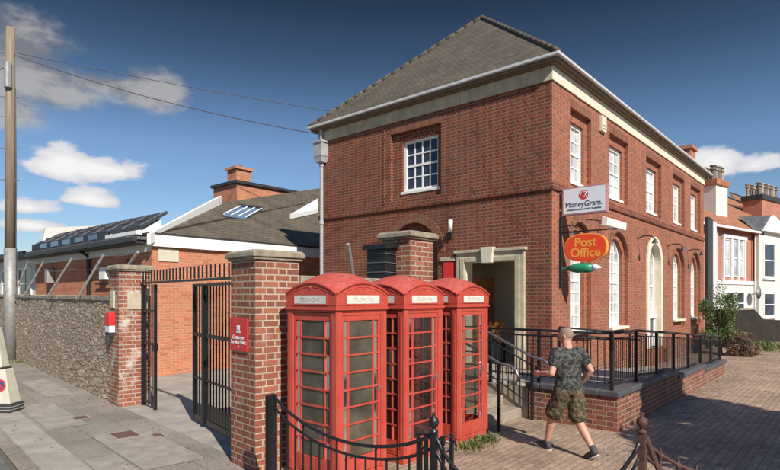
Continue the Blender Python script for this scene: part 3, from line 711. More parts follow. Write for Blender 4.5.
# ---------------- hanging signs on the street front (planes X = const, standing out towards the street)
SX = 11.72
def px_y(px, X_):                                            # Y of a point on the plane X = X_ seen at column px
    tt = (px-390)/550; D = X_/(CT+ST*tt); return D*(ST-CT*tt)
t = thing('hanging_sign', 'white lightbox sign with pink edge reading MoneyGram, topmost on the bracket', 'sign', (SX, BY, 4.0), 0, 'signs hung from the street front')
ya, yb, za, zb = BY-.08, BY-1.06, 3.99, 4.60
MB().box((SX, yb, za), (SX+.12, ya, zb)).build('case', 'sign_pink', t, bevel=.008)
MB().box((SX-.006, yb+.035, za+.035), (SX, ya-.035, zb-.035)).build('face', 'sign_white', t)
def sgn(dy, z): return facing((SX-.009, (ya+yb)/2+dy, z), (0, -1, 0))
lettering('MoneyGram.', .165, t, sgn(0, 4.215), 'sign_navy', weight=0., sx=.93); lettering('INTERNATIONAL MONEY TRANSFER', .046, t, sgn(0, 4.10), 'sign_navy')
disc = MB(); yc = (ya+yb)/2
disc.prism([(SX-.007, yc+.10*math.cos(2*PI*k/24), 4.41+.10*math.sin(2*PI*k/24)) for k in range(24)], (-.004, 0, 0)); disc.build('round_mark', 'sign_red', t)
mk = MB()
for rr, s0 in ((.07, 0), (.035, 1.2)):
    mk.tube([(SX-.013, yc+rr*math.cos(s0+a*.5), 4.41+rr*math.sin(s0+a*.5)) for a in range(9)], .008, 5)
mk.build('globe_lines', 'sign_white', t)
for z in (4.1, 4.48): MB().box((SX+.02, ya, z), (SX+.1, BY, z+.05)).build('wall_arm', 'grey_metal', t)
t = thing('hanging_sign', 'orange-red oval sign with yellow rim reading Post Office below the white lightbox', 'sign', (SX, BY, 3.0), 0, 'signs hung from the street front')
y0_, y1_, zc = BY-.14, BY-1.06, 3.27; yc = (y0_+y1_)/2; ry = (y0_-y1_)/2; rz = .305
def oval(ry, rz, x, n=40, p=2.6): return [(x, yc+ry*math.copysign(abs(math.cos(2*PI*k/n))**(2/p), math.cos(2*PI*k/n)), zc+rz*math.copysign(abs(math.sin(2*PI*k/n))**(2/p), math.sin(2*PI*k/n))) for k in range(n)]
MB().prism(oval(ry, rz, SX), (.10, 0, 0)).build('rim', 'sign_yellow', t); 
MB().prism(oval(ry-.02, rz-.02, SX-.008), (.116, 0, 0)).build('face', 'sign_orange', t)
lettering('Post', .27, t, facing((SX-.0105, yc+.0, zc+.105), (0, -1, 0)), 'sign_yellow', weight=.006); lettering('Office', .27, t, facing((SX-.0105, yc, zc-.12), (0, -1, 0)), 'sign_yellow', weight=.006)
bkt = MB(); bkt.tube([(SX+.05, BY-.02, 3.63), (SX+.05, BY-1.25, 3.63)], .016, 6); bkt.tube([(SX+.05, BY-.02, 3.75), (SX+.05, BY-.3, 3.78), (SX+.05, BY-.5, 3.63)], .012, 6)
for yy in (BY-.35, BY-.85): bkt.tube([(SX+.05, yy, 3.63), (SX+.05, yy, 3.56)], .01, 5)
bkt.box((SX+.02, BY-.05, 2.4), (SX+.08, BY, 3.95)); bkt.build('bracket', 'black_metal', t)
t = thing('hanging_pencil', 'green torpedo shaped hanging fitting with white tip under the oval sign', 'fitting', (SX, BY, 2.75), 0, 'signs hung from the street front')
zz = 2.83; g = MB(); g.tube([(SX+.05, BY-y, zz) for y in (.20, .30, .42, .6, .75)], [.05, .085, .11, .11, .085], 14); g.build('body', 'sign_green', t, smooth=True)
g = MB(); g.tube([(SX+.05, BY-y, zz) for y in (.751, .84, .93)], [.083, .055, .01], 14); g.build('tip', 'white_paint', t, smooth=True)
g = MB(); g.tube([(SX+.05, BY, zz), (SX+.05, BY-.2, zz)], .015, 6); g.tube([(SX+.05, BY-.18, zz-.06), (SX+.05, BY-.18, zz+.06)], .012, 6); g.build('arm', 'sign_green', t)
t = thing('sign_lamp', 'white tilted strip light fitting standing out from the street front', 'lamp', (13.7, BY, 3.9))
g = MB(); g.prism([(13.05, BY-.48, 4.10), (13.05, BY-.62, 4.06), (13.05, BY-.60, 3.88), (13.05, BY-.46, 3.88)], (1.35, 0, 0)); g.build('housing', 'white_paint', t, bevel=.01)
for x in (13.3, 14.2): MB().tube([(x, BY, 4.1), (x, BY-.5, 4.0)], .012, 6).build('arm', 'black_metal', t)
for i, x in enumerate((17.3, 20.6, 23.4)):
    t = thing('wall_bracket', ('swan-necked black bracket on the street front, '+('between the second window and the arched door', 'between the arched door and the fourth window', 'between the last two windows')[i]), 'bracket', (x, BY, 3.9), 0, 'black brackets on the street front')
    MB().tube([(x, BY, 3.95), (x, BY-.2, 4.02), (x, BY-.4, 4.0), (x, BY-.5, 3.9)], .018, 6).build('arm', 'black_metal', t)
    MB().lathe((x, BY-.5, 3.78), [(.02, .12), (.05, .1), (.09, 0)], 12).build('shade', 'dark_trim', t)
# dark and white pipe beyond the far corner
t = thing('end_screen', 'tall black panel with white edge at the far end of the post office', 'panel', (26.8, 5.1, 0))
MB().box((26.42, 5.0, 0), (27.3, 5.14, 5.6)).build('panel', 'dark_trim', t); MB().box((27.31, 4.98, 0), (27.95, 5.10, 5.5)).build('edge_board', 'white_paint', t)
# ================================================================== STEPS, LANDING, RAMP
st = thing('entrance_steps', 'three worn stone steps rising to the post office door beside the right phone box', 'steps', (8.5, 5., 0))
for k in range(3): 
    MB().box((7.86, 4.74+.36*k, .185*k if k else 0), (9.16, 5.2+.36*k if k < 2 else 5.9, .185*(k+1))).build('step', 'step_stone', st, bevel=.015)
rp = thing('ramp', 'raised concrete landing and access ramp behind a low brick wall', 'ramp', (9.2, 3.1, 0))
f = MB(); f.box((7.86, 5.9, .0), (9.16, 8.4, FL-.02)); f.box((9.42, 3.3, 0), (11.3, 8.4, FL-.02)); f.box((9.17, 4.62, 0), (9.42, 8.4, FL-.021)); f.build('landing', 'step_stone', rp)
f = MB(); f.prism([(11.31, 3.3, .0), (18.2, 3.3, .0), (18.2, 3.3, .06), (11.31, 3.3, FL-.02)], (0, 1.78, 0)); f.build('slope', 'concrete', rp)
MB().box((9.30, 4.625, .561), (9.40, 5.45, .62)).build('white_edge', 'stone_frieze', rp)
rw = thing('ramp_wall', 'low brick wall with dark blue coping round the ramp', 'wall', (9.17, 3.04, 0))
f = MB(); f.box((9.17, 3.04, 0), (9.41, 4.60, .56)); f.box((9.411, 3.04, 0), (12.95, 3.29, .56)); f.box((12.951, 3.04, 0), (15.6, 3.29, .42)); f.box((15.601, 3.04, 0), (18.3, 3.29, .31)); f.build('masonry', 'brick_ramp', rw)
cp = MB()
def cope(a, b2, z0, z1, horiz):
    L = b2-a; n = int(L/.24)
    for i in range(n):
        u0, u1 = a+L*i/n+.003, a+L*(i+1)/n-.003
        if horiz: cp.box((u0, 3.0, z0), (u1, 3.33, z1))
        else: cp.box((9.13, u0, z0), (9.45, u1, z1))
cope(9.13, 12.98, .561, .66, True); cope(3.335, 4.64, .561, .66, False); cope(12.985, 15.62, .421, .52, True); cope(15.625, 18.36, .311, .41, True)
cp.build('coping', 'blue_brick', rw, bevel=.018)
# ramp railing
rr = thing('ramp_railing', 'black railing of close upright bars along the top of the ramp wall', 'railing', (9.27, 3.16, .66))
def zr(x): return 1.60 if x < 10.4 else 1.60-(x-10.4)/7.85*.54
def zb(x): return .66 if x < 12.97 else (.52 if x < 15.6 else .41)
xs = [9.27, 10.55, 11.85, 13.15, 14.45, 15.75, 17.0, 18.2]
for x in xs: MB().box((x-.028, 3.135, zb(x)), (x+.028, 3.19, zr(x)+.02)).build('railing_post', 'black_metal', rr)
ys = [5.45, 4.45]
for y in ys: MB().box((9.245, y-.025, .66 if y < 4.6 else FL-.02), (9.295, y+.025, 1.62)).build('railing_post', 'black_metal', rr)
for (off, r) in ((0, .024), (-.10, .014), (-.82, .014)):
    m = MB(); m.tube([(9.27, 5.45, 1.60+off), (9.27, 3.16, 1.60+off)], r, 8)
    for a, b2 in zip(xs, xs[1:]): m.tube([(a, 3.16, max(zr(a)+off, zb(a)+.05)), (b2, 3.16, max(zr(b2)+off, zb(b2-.1)+.05))], r, 8)
    m.build('rail', 'black_metal', rr, smooth=True)
for a, b2 in zip(xs, xs[1:]):
    m = MB(); n = int((b2-a)/.10)
    for i in range(1, n): 
        x = a+(b2-a)*i/n; m.box((x-.006, 3.155, max(zb(x), zr(x)-.84)), (x+.006, 3.167, zr(x)-.1))
    m.build('bar_panel', 'black_metal', rr)
for a, b2 in zip([3.16, 4.45], [4.45, 5.45]):
    m = MB(); n = int((b2-a)/.11)
    for i in range(1, n): y = a+(b2-a)*i/n; m.box((9.263, y-.006, .74), (9.277, y+.006, 1.5))
    m.build('bar_panel', 'black_metal', rr)
r2 = thing('ramp_inner_railing', 'black railing on the building side of the ramp', 'railing', (11., 4.95, .6))
m = MB(); m.tube([(11.3, 4.95, 1.55), (17.5, 4.95, 1.08)], .022, 8); m.build('rail', 'black_metal', r2)
for x in (11.3, 12.85, 14.4, 15.95, 17.5): MB().box((x-.02, 4.93, 0), (x+.02, 4.97, 1.55-(x-11.3)*.0758)).build('railing_post', 'black_metal', r2)
def handrail(x, label, bars):
    h = thing('handrail', label, 'handrail', (x, 4.45, 0), 0, 'handrails beside the entrance steps')
    m = MB(); m.tube([(x, 5.6, 1.60), (x, 5.45, 1.56), (x, 4.48, 1.12), (x, 4.30, 1.10), (x, 4.20, 1.04), (x, 4.15, .94), (x, 4.16, .86)], .023, 10); m.build('rail', 'steel_rail', h, smooth=True)
    for y, zt in ((4.5, 1.12), (5.45, 1.55)): MB().box((x-.022, y-.022, 0 if y < 5 else .5), (x+.022, y+.022, zt)).build('railing_post', 'black_metal', h)
    if bars:
        m = MB(); m.tube([(x, 5.45, 1.42), (x, 4.5, .98)], .014, 6); m.tube([(x, 5.45, .78), (x, 4.5, .26)], .014, 6)
        m.build('lower_rail', 'black_metal', h)
        for i in range(1, 8):
            f = i/8; y = 4.5+.95*f; MB().box((x-.007, y-.007, .26+.52*f), (x+.007, y+.007, .98+.44*f)).build('bar', 'black_metal', h)
handrail(9.10, 'handrail with upright bars between the steps and the ramp wall', True)
handrail(7.92, 'handrail with curled end between the steps and the right phone box', False)
# things in the doorway
t = thing('flower_stand', 'orange and yellow display standing low in the doorway', 'display', (BX+.6, 6.9, FL))
MB().box((BX+.45, 6.7, FL+.005), (BX+.75, 7.2, FL+.5)).build('stand', 'dark_trim', t); g = MB(); r_ = random.Random(5)
for k in range(40): g.ell((BX+.45+r_.random()*.3, 6.7+r_.random()*.5, FL+.52+r_.random()*.45), r_.uniform(.03, .06), 6, 4)
g.build('flowers', 'orange_thing', t)
# ================================================================== PHONE BOXES
KW = .87
def kiosk(loc, label, gm, missing):
    t = thing('phone_box', label, 'phone box', loc, 0, 'red telephone boxes in a row')
    h = KW/2
    b = MB(); b.box((-h+.015, -h+.015, 0), (h-.015, h-.015, .10)); b.build('plinth', 'kiosk_red', t, world=False, bevel=.01)
    b = MB()
    for sx in (-1, 1):
        for sy in (-1, 1):
            cx, cy = sx*(h-.05), sy*(h-.05)
            b.box((cx-.05, cy-.05, .10), (cx+.05, cy+.05, 2.02))
            for o in (.018,):                               # reeded corner posts
                b.box((cx-.05-.006 if sx < 0 else cx+.05, cy-.018, .2), (cx-.05 if sx < 0 else cx+.056, cy+.018, 1.95))
                b.box((cx-.018, cy-.056 if sy < 0 else cy+.05, .2), (cx+.018, cy-.05 if sy < 0 else cy+.056, 1.95))
    b.build('corner_posts', 'kiosk_red', t, world=False, bevel=.006)
    b = MB(); b.box((-h-.0, -h-.0, 2.021), (h, h, 2.045)); b.box((-h-.022, -h-.022, 2.045), (h+.022, h+.022, 2.075)); b.box((-h-.008, -h-.008, 2.075), (h+.008, h+.008, 2.10)); b.build('cornice', 'kiosk_red', t, world=False, bevel=.005)
    # sail dome roof with arched fascias
    e = h+.012; zc, zm = 2.245, 2.385; Rr = (e*e)/(2*(zm-zc)); n = 18
    def zt(x, y): return zm+(zm-zc)*.86-(x*x+y*y)/(e*e)*(zm-zc)*.93
    b = MB(); vs = []; 
    for i in range(n+1):
        for j in range(n+1):
            x, y = -e+2*e*i/n, -e+2*e*j/n; vs.append((x, y, zt(x, y)))
    b.add(vs, [(i*(n+1)+j, (i+1)*(n+1)+j, (i+1)*(n+1)+j+1, i*(n+1)+j+1) for i in range(n) for j in range(n)])
    b.build('roof', 'kiosk_roof_red', t, world=False, smooth=True)
    def side(k):                                             # turn local face frame (x right, y out, z up) to one of four sides
        return Matrix.Rotation(k*PI/2, 4, 'Z')
    def put(mb, k, y): 
        Mk = side(k); mb.v = [Mk @ Vector((v.x, -y+v.y, v.z)) for v in mb.v]; return mb
    fascia = MB(); mould = MB(); 
    for k in range(4):
        m = MB(); pts = [(-e, 0, 2.10), (e, 0, 2.10)]+[(e-2*e*i/n, 0, zt(e-2*e*i/n, e)) for i in range(n+1)]
        m.add(pts, [tuple(range(len(pts)))]); put(m, k, e-.001); fascia.add(m.v, m.f)
        m = MB(); m.tube([(-e+2*e*i/n, -.002, zt(-e+2*e*i/n, e)-.008) for i in range(n+1)], .016, 6); m.tube([((-e+2*e*i/n)*.86, 0, zt((-e+2*e*i/n)*.86, e)-.055) for i in range(n+1)], .006, 5); put(m, k, e); mould.add(m.v, m.f)
        if k < 3 or True:
            m = MB(); m.lathe((0, 0, 0), [(.001, -.012), (.02, -.008), (.026, 0)], 10); m.v = [Vector((v.x, v.z, v.y+2.315)) for v in m.v]; put(m, k, e+.0); mould.add(m.v, m.f)
            m = MB()
            for q in ((-.30, -.006, 2.105, .30, 0, 2.12), (-.30, -.006, 2.222, .30, 0, 2.237), (-.30, -.006, 2.12, -.285, 0, 2.222), (.285, -.006, 2.12, .30, 0, 2.222)): m.box(q[:3], q[3:])
            put(m, k, e); mould.add(m.v, m.f)
    fascia.build('fascia', 'kiosk_red', t, world=False); mould.build('mouldings', 'kiosk_red', t, world=False, smooth=False)
    for k in range(4):
        m = MB(); m.box((-.284, -.004, 2.121), (.284, 0, 2.221)); put(m, k, e+.0)
        sp = m.build('sign_panel', 'faded_white', t, world=False)
        M_ = side(k) @ Matrix.Translation((0, -e-.0055, 2.17)) @ Matrix.Rotation(PI/2, 4, 'X')
        cu = lettering('TELEPHONE', .062, None, M_, 'faded_letter', ext=.0005, sx=1.02); cu.parent = sp
    # glazed sides: k=0 faces the street (door), k=3 faces left, k=1 right, k=2 solid back
    gx = .30; z0, z1 = .30, 1.92; rows = 8; col = [-gx, -gx+.085, gx-.085, gx]
    for k in range(4):
        f = MB(); yy = h-.03
        if k == 2:
            f.box((-.335, 0, .10), (.335, .03, 2.02)); put(f, k, yy); f.build('back_panel', 'kiosk_red', t, world=False); continue
        for q in ((-.334, -.012, .11, -gx, .022, 2.0), (gx, -.012, .11, .334, .022, 2.0), (-gx, -.012, .11, gx, .022, z0), (-gx, -.012, z1, gx, .022, 2.0)): f.box(q[:3], q[3:])
        f.box((-.345, -.02, 1.985), (.345, .0, 2.015))
        for q in ((-.25, -.016, .15, .25, -.0121, .26),): f.box(q[:3], q[3:])
        put(f, k, yy); d = f.build('door' if k == 0 else 'side_frame', 'kiosk_red', t, world=False, bevel=.004)
        g = MB()
        for c in col[1:3]: g.box((c-.009, -.010, z0), (c+.009, .014, z1))
        for j in range(1, rows): z = z0+(z1-z0)*j/rows; g.box((-gx, -.0115, z-.010), (gx, .0125, z+.010))
        put(g, k, yy); g.build('glazing_bars', 'kiosk_red', d, world=False)
        g = MB(); zz0 = z0
        for j in range(rows):
            for ci in range(3):
                if (k, j) in missing and ci == 1: continue
                za, zb_ = z0+(z1-z0)*j/rows+.01, z0+(z1-z0)*(j+1)/rows-.01
                g.add([(col[ci]+.009, .004, za), (col[ci+1]-.009, .004, za), (col[ci+1]-.009, .004, zb_), (col[ci]+.009, .004, zb_)], [(0, 1, 2, 3)])
        put(g, k, yy); g.build('panes', gm, d, world=False)
        if k == 0:
            g = MB(); g.box((gx+.006, -.022, 1.04), (gx+.024, -.012, 1.13)); g.tube([(gx+.015, -.024, 1.06), (gx+.015, -.036, 1.085), (gx+.015, -.024, 1.11)], .005, 6); put(g, k, yy); g.build('handle', 'grey_metal', d, world=False)
            g = MB()
            for z in (.4, 1.1, 1.8): g.tube([(-.338, -.014, z), (-.338, -.014, z+.09)], .012, 8)
            put(g, k, yy); g.build('hinge', 'kiosk_red', d, world=False)
    b = MB(); b.box((-.27, .25, .75), (.27, .36, 1.95)); tel = b.build('backboard', 'dark_trim', t, world=False)
    MB().box((-.18, .13, 1.0), (.14, .249, 1.5)).build('telephone', 'grey_metal', t, world=False, bevel=.01)
    MB().tube([(-.23, .17, 1.25), (-.25, .15, 1.35), (-.23, .17, 1.45)], .028, 8).build('handset', 'phone_black', t, world=False)
    MB().box((-.3, -.3, .101), (.3, .36, .11)).build('floor', 'concrete', t, world=False)
    MB().box((-h+.07, -h+.07, 2.0), (h-.07, h-.07, 2.015)).build('ceiling', 'faded_white', t, world=False)
    return t
kiosk((4.33+KW/2, 4.545+KW/2, 0), 'red phone box with cloudy panes, nearest and beside the gate pier', 'glass_dirty', ())
kiosk((5.54+KW/2, 4.545+KW/2, 0), 'red phone box standing in the middle between two others', 'glass_clear', ())
kiosk((6.78+KW/2, 4.545+KW/2, 0), 'red phone box beside the steps with one low pane missing', 'glass_clear', ((0, 0), ))
# ================================================================== FOREGROUND RAILING
def hull_rail(PA, PB, za, zb_, sag, label, mat='black_metal', finA=True, finB=True, nb=16, skew=0., spikes=False):
    A, B = Vector(PA), Vector(PB); ang = math.atan2(B.y-A.y, B.x-A.x)
    t = thing('hoop_railing', label, 'railing', (A.x, A.y, 0), 0, 'sagging topped iron railings along the pavement')
    def zt(f, o=0): return za*(1-f)+zb_*f-sag*(4*f*(1-f))**.8-o
    n = 24
    for o, r in ((0, .016), (.11, .013)):
        m = MB(); m.tube([A.lerp(B, i/n)+Vector((0, 0, zt(i/n, o))) for i in range(n+1)], r, 8); m.build('top_rail', mat, t, smooth=True)
    m = MB(); m.tube([A+Vector((0, 0, .12)), B+Vector((0, 0, .12))], .014, 6); m.build('bottom_rail', mat, t)
    for i in range(1, nb):
        f = i/nb; p = A.lerp(B, f); top_ = zt(f, .11) + (.07 if spikes else 0)
        m = MB(); m.tube([p+Vector((0, 0, .02)), p+Vector((0, 0, top_))], .011, 6)
        if spikes: m.tube([p+Vector((0, 0, top_)), p+Vector((0, 0, top_+.03)), p+Vector((0, 0, top_+.10))], [.012, .024, .003], 8)
        m.build('bar', mat, t)
        if i % 4 == 0 and not spikes:
            m = MB(); m.tube([p+Vector((0, 0, zt(f, .11))), p+Vector((0, 0, zt(f, 0)))], .012, 6); m.build('spacer', mat, t)
    return t
def post(P, h, label, mat='black_metal', fin=True, w=.045):
    t = thing('railing_post', label, 'post', (P.x, P.y, 0), 0, 'posts of the pavement railings')
    MB().obox((0, 0), w, w, 0, h, 0).build('shaft', mat, t, world=False)
    if fin: MB().lathe((0, 0, h+.001), [(.035, 0), (.035, .015), (.018, .025), (.018, .04), (.034, .052), (.042, .08), (.036, .108), (.018, .125), (.012, .135), (.02, .145), (.004, .16)], 14).build('finial', mat, t, world=False, smooth=True)
    return t
P1_, P2_, P3_, P4_ = cam(-1.25, 5.9), cam(.345, 4.34), cam(1.943, 4.24), cam(3.6, 4.2)
post(P1_, 1.16, 'plain black railing post against the gate pier left of the phone boxes', fin=False); 
d_ = (P2_-P1_).normalized()
for k in (.06, .12): post(P1_-d_*k, 1.14, 'slim black upright clustered beside the gate pier', fin=False, w=.03)
post(P2_, 1.13, 'black railing post with urn finial in front of the middle phone box')
for i, k in enumerate((.16, .08, -.07, -.14)):
    post(P2_-d_*k if k > 0 else P2_+(P3_-P2_).normalized()*(-k), 1.10+.02*(i == 3), 'slim black upright clustered round the urn-topped post', fin=False, w=.026)
post(P3_, 1.15, 'rusty railing post with ball finial in the foreground right of the walking man', 'rusty_iron', w=.055)
post(P4_, 1.12, 'black railing post beyond the right edge of the view')
sc_ = thing('scroll_bracket', 'curled black iron scrollwork round the urn-topped post', 'scroll', (P2_.x, P2_.y, 1.0))
m = MB()
for s0, dirv in ((1, -d_), (1, (P3_-P2_).normalized())):
    pts = []
    for k in range(26):
        a = k*.42; r = .085*(1-k/30); pts.append(P2_+dirv*(.09+r*math.cos(a))+Vector((0, 0, 1.03+r*math.sin(a))))
    m.tube(pts, .009, 6)
m.build('scrolls', 'black_metal', sc_)
hull_rail(P1_, P2_, 1.155, 1.13, .28, 'black railing with sagging double top rail in front of the phone boxes', nb=17)
hull_rail(P2_, P3_, 1.13, 1.12, .62, 'black railing dipping below the photo edge between the urn post and the rusty post', nb=14)
hull_rail(P3_, P4_, 1.12, 1.12, .34, 'rusty spiked railing right of the rusty ball-topped post', 'rusty_iron', nb=12, spikes=True)
t = thing('rusty_bracket', 'rust-red sloping iron brace against the ball-topped post', 'brace', (P3_.x, P3_.y, 0))
m = MB(); dd = (P4_-P3_).normalized()
m.tube([P3_+dd*.03+Vector((0, 0, 1.13)), P3_+dd*.10+Vector((0, 0, .93)), P3_+dd*.20+Vector((0, 0, .70)), P3_+dd*.32+Vector((0, 0, .4))], [.018, .022, .022, .022], 8); m.build('brace', 'rusty_iron', t)
# ================================================================== TELEGRAPH POLE, CABLES, NO-WAITING BOARD
pc = cam(-13.25, 19.2)
tp = thing('telegraph_pole', 'tall weathered wooden telegraph pole with grey metal lower sleeve at the left edge', 'pole', (pc.x, pc.y, 0))
MB().tube([pc+Vector((0, 0, 3.92)), pc+Vector((.0, 0, 8)), pc+Vector((0, 0, 11.6))], [.175, .155, .135], 14).build('shaft', 'pole_wood', tp, smooth=True)
MB().tube([pc+Vector((0, 0, 0)), pc+Vector((0, 0, 3.9))], [.205, .195], 14).build('sleeve', 'galvanised', tp, smooth=True)
rt = Vector((ST, -CT, 0))
MB().tube([pc+rt*.02+Vector((-.12, -.12, 9.45)), pc+rt*.02+Vector((-.12, -.12, 10.3))], .12, 10).build('junction_box', 'galvanised', tp)
for z in (10.75, 9.2, 8.5, 7.4, 6.3):
    MB().tube([pc-rt*.36+Vector((0, 0, z)), pc+rt*.30+Vector((0, 0, z-.02))], .016, 6).build('step_iron', 'grey_metal', tp)
MB().tube([pc+rt*.19+Vector((0, 0, 2.5)), pc+rt*.2+Vector((0, 0, 6)), pc+rt*.17+Vector((0, 0, 9.5))], .018, 6).build('riser_cable', 'cable', tp)
def cable(a, b2, sag, label, r=.014):
    a, b2 = Vector(a), Vector(b2); m = MB(); n = 24
    m.tube([a.lerp(b2, i/n)-Vector((0, 0, sag*4*(i/n)*(1-i/n))) for i in range(n+1)], r, 5)
    single(m, 'overhead_cable', 'cable', label, 'cable', tuple(a), 'cables strung from the telegraph pole')
top = pc+Vector((0, 0, 10.7))
cable(top, (BX-.1, BY1-.1, 7.15), .25, 'lower overhead cable reaching the corner of the post office by the downpipe')
cable(top+Vector((0, 0, .06)), cam(2.0, 28.0, 10.9), .15, 'upper overhead cable passing behind the post office roof')
cable(top-Vector((0, 0, .4)), cam(-30, 26, 9.5), .4, 'short run of cable leaving the telegraph pole towards the left edge')
# tapered white board on the pavement edge, left edge of the photo
c = cam(-7.70, 10.6)
t = thing('no_waiting_board', 'cream tapered upright board with round no-waiting badge on a dark striped foot', 'sign board', (c.x, c.y, 0), R(40.8-90))
b = MB(); b.obox((0, 0), 1.04, .40, .001, .16); b.build('foot', 'dark_trim', t, world=False, bevel=.02)
b = MB()
for z in (.045, .10): b.box((-.525, -.208, z), (.527, -.201, z+.022)); b.box((.521, -.2, z), (.528, .2, z+.022))
b.build('foot_stripes', 'galvanised', t, world=False)
b = MB(); b.obox((-.0, 0), .98, .34, .161, .82, 0, .74); b.build('lower_body', 'plate_cream', t, world=False, bevel=.02)
b = MB(); b.obox((-.0, 0), .60, .24, .85, 1.62, 0, .60); b.build('upper_body', 'plate_cream', t, world=False, bevel=.02); MB().box((-.33, -.125, .821), (.33, .125, .849)).build('collar', 'dark_trim', t, world=False)
tilt = Matrix.Translation((.29, -.146, .52)) @ Matrix.Rotation(R(-3.9), 4, 'X')
def disk(r0, r1, y, mat, nm):
    m = MB(); n = 28
    vs = [tilt @ Vector((r*math.cos(2*PI*k/n), y, r*math.sin(2*PI*k/n))) for r in (r0, r1) for k in range(n)]
    if r0 < .001: m.add([v for v in vs[n:]], [tuple(range(n))])
    else: m.add(vs, [(k, (k+1) % n, n+(k+1) % n, n+k) for k in range(n)])
    return m.build(nm, mat, t, world=False)
disk(0, .11, -.006, 'seat_blue', 'badge'); disk(.085, .115, -.010, 'sign_red', 'badge_ring')
m = MB(); m.add([tilt @ Vector(v) for v in ((-.075, -.010, .05), (-.05, -.010, .075), (.075, -.010, -.05), (.05, -.010, -.075))], [(0, 1, 2, 3)]); m.build('badge_bar', 'sign_red', t, world=False)
m = MB()
for k in range(5): m.box((.06+.035*k, -.124, .90), (.085+.035*k, -.117, .96))
m.build('lettering', 'sign_navy', t, world=False)
# ================================================================== SORTING OFFICE IN THE YARD
so_ = thing('sorting_office', 'low brick sorting office with white fascia and shallow roofs across the yard', 'building', (7.18, 14.86, 0))
SXx, SYy = 7.18, 14.86
w = MB(); w.add([(SXx, SYy, 0), (24, SYy, 0), (24, SYy, 3.62), (SXx, SYy, 3.62)], [(0,1,2,3)]); w.add([(SXx, SYy, 0), (SXx, 24.4, 0), (SXx, 24.4, 3.62), (SXx, SYy, 3.62)], [(0,3,2,1)])
w.add([(24, SYy, 0), (24, 25, 0), (24, 25, 3.62), (24, SYy, 3.62)], [(0,1,2,3)])
w.build('brick_walls', 'brick_yard', so_, fix=False)
f = MB(); f.box((SXx-.12, SYy-.12, 3.60), (24, SYy, 3.93)); f.build('front_fascia', 'white_paint', so_)
f = MB(); f.box((SXx-.10, SYy+.0, 3.45), (SXx-.01, 24.4, 3.66)); f.build('side_frieze', 'white_render', so_)
f = MB(); f.box((SXx-.42, SYy+.02, 3.661), (SXx+.1, 24.5, 3.70)); f.box((SXx-.50, SYy+.02, 3.70), (SXx-.40, 24.5, 3.83)); f.build('side_gutter', 'dark_trim', so_)
f = MB(); f.box((SXx-.14, SYy-.14, 3.931), (24, SYy+.3, 3.97)); f.build('flashing', 'dark_trim', so_)
f = MB(); f.prism([(SXx-.4, 15.5, 3.83), (9.0, 15.5, 3.83), (9.0, 15.5, 4.0), (SXx-.4, 15.5, 3.9)], (0, 9.0, 0)); f.build('flat_roof', 'slates', so_)
# tiled roof rising to the rear
PT = .56
def zroof(y): return 3.96+(y-SYy)*PT
def on_roof_(px, py):
    t_, s_ = (px-390)/550, (297-py)/550; k = ST-CT*t_; D = (3.96-SYy*PT-CAMH)/(s_-PT*k); p = cam(t_*D, D); return Vector((p.x, p.y, zroof(p.y)))
rr_ = MB(); pts = [(SXx+.15, 14.9), (24., 14.9), (24., 21.5), (19.5, 21.6), (11.9, 18.4)]
pts = [(SXx+.1, SYy+.1), (24., SYy+.1), (24., 23.0), (20.0, 22.2)]
rr_.prism([(x, y, zroof(y)) for x, y in pts]+[tuple(on_roof_(219, 203)), tuple(on_roof_(147, 236))], (0, .0, -.12)); yr = rr_.build('tiled_roof', 'tiles_yard', so_)
def on_roof(px, py):                                         # point of the roof plane seen from the camera position
    t_, s_ = (px-390)/550, (297-py)/550; k = ST-CT*t_; D = (3.96-SYy*PT-CAMH)/(s_-PT*k); p = cam(t_*D, D); return Vector((p.x, p.y, zroof(p.y)))
for quad, mt, nm in (([(224, 217), (246, 220), (262, 211), (240, 209)], 'clear_blue_pane', 'skylight'),):
    q = [on_roof(*p)+Vector((0, 0, .03)) for p in quad]; m = MB(); m.prism(q, (0, 0, .06)); sk = m.build(nm, mt, yr)
    m = MB()
    for k in range(4):
        a, b2 = q[0].lerp(q[1], k/3), q[3].lerp(q[2], k/3); m.tube([a+Vector((0, 0, .08)), b2+Vector((0, 0, .08))], .03, 5)
    m.build('skylight_bars', 'white_paint', sk)
    m = MB(); m.tube([q[3]+Vector((0, 0, .1)), q[2]+Vector((0, 0, .1))], .06, 5); m.build('skylight_head', 'dark_trim', sk)
q = [on_roof(290, 220), on_roof(318, 203), on_roof(318, 214)]
m = MB(); m.prism([v+Vector((0, 0, .04)) for v in q], (0, 0, .18)); m.build('white_dormer', 'white_paint', yr)
# white verge board standing on the left edge of the tiled roof
qa, qb = on_roof(147, 236), on_roof(219, 203)
ed = (qb-qa); nn = Vector((ed.y, -ed.x, 0)).normalized()*.10
m = MB(); m.prism([qa-Vector((0, 0, .22)), qb-Vector((0, 0, .2)), qb+Vector((0, 0, .26)), qa+Vector((0, 0, .06))], nn); m.build('verge_board', 'white_paint', yr)
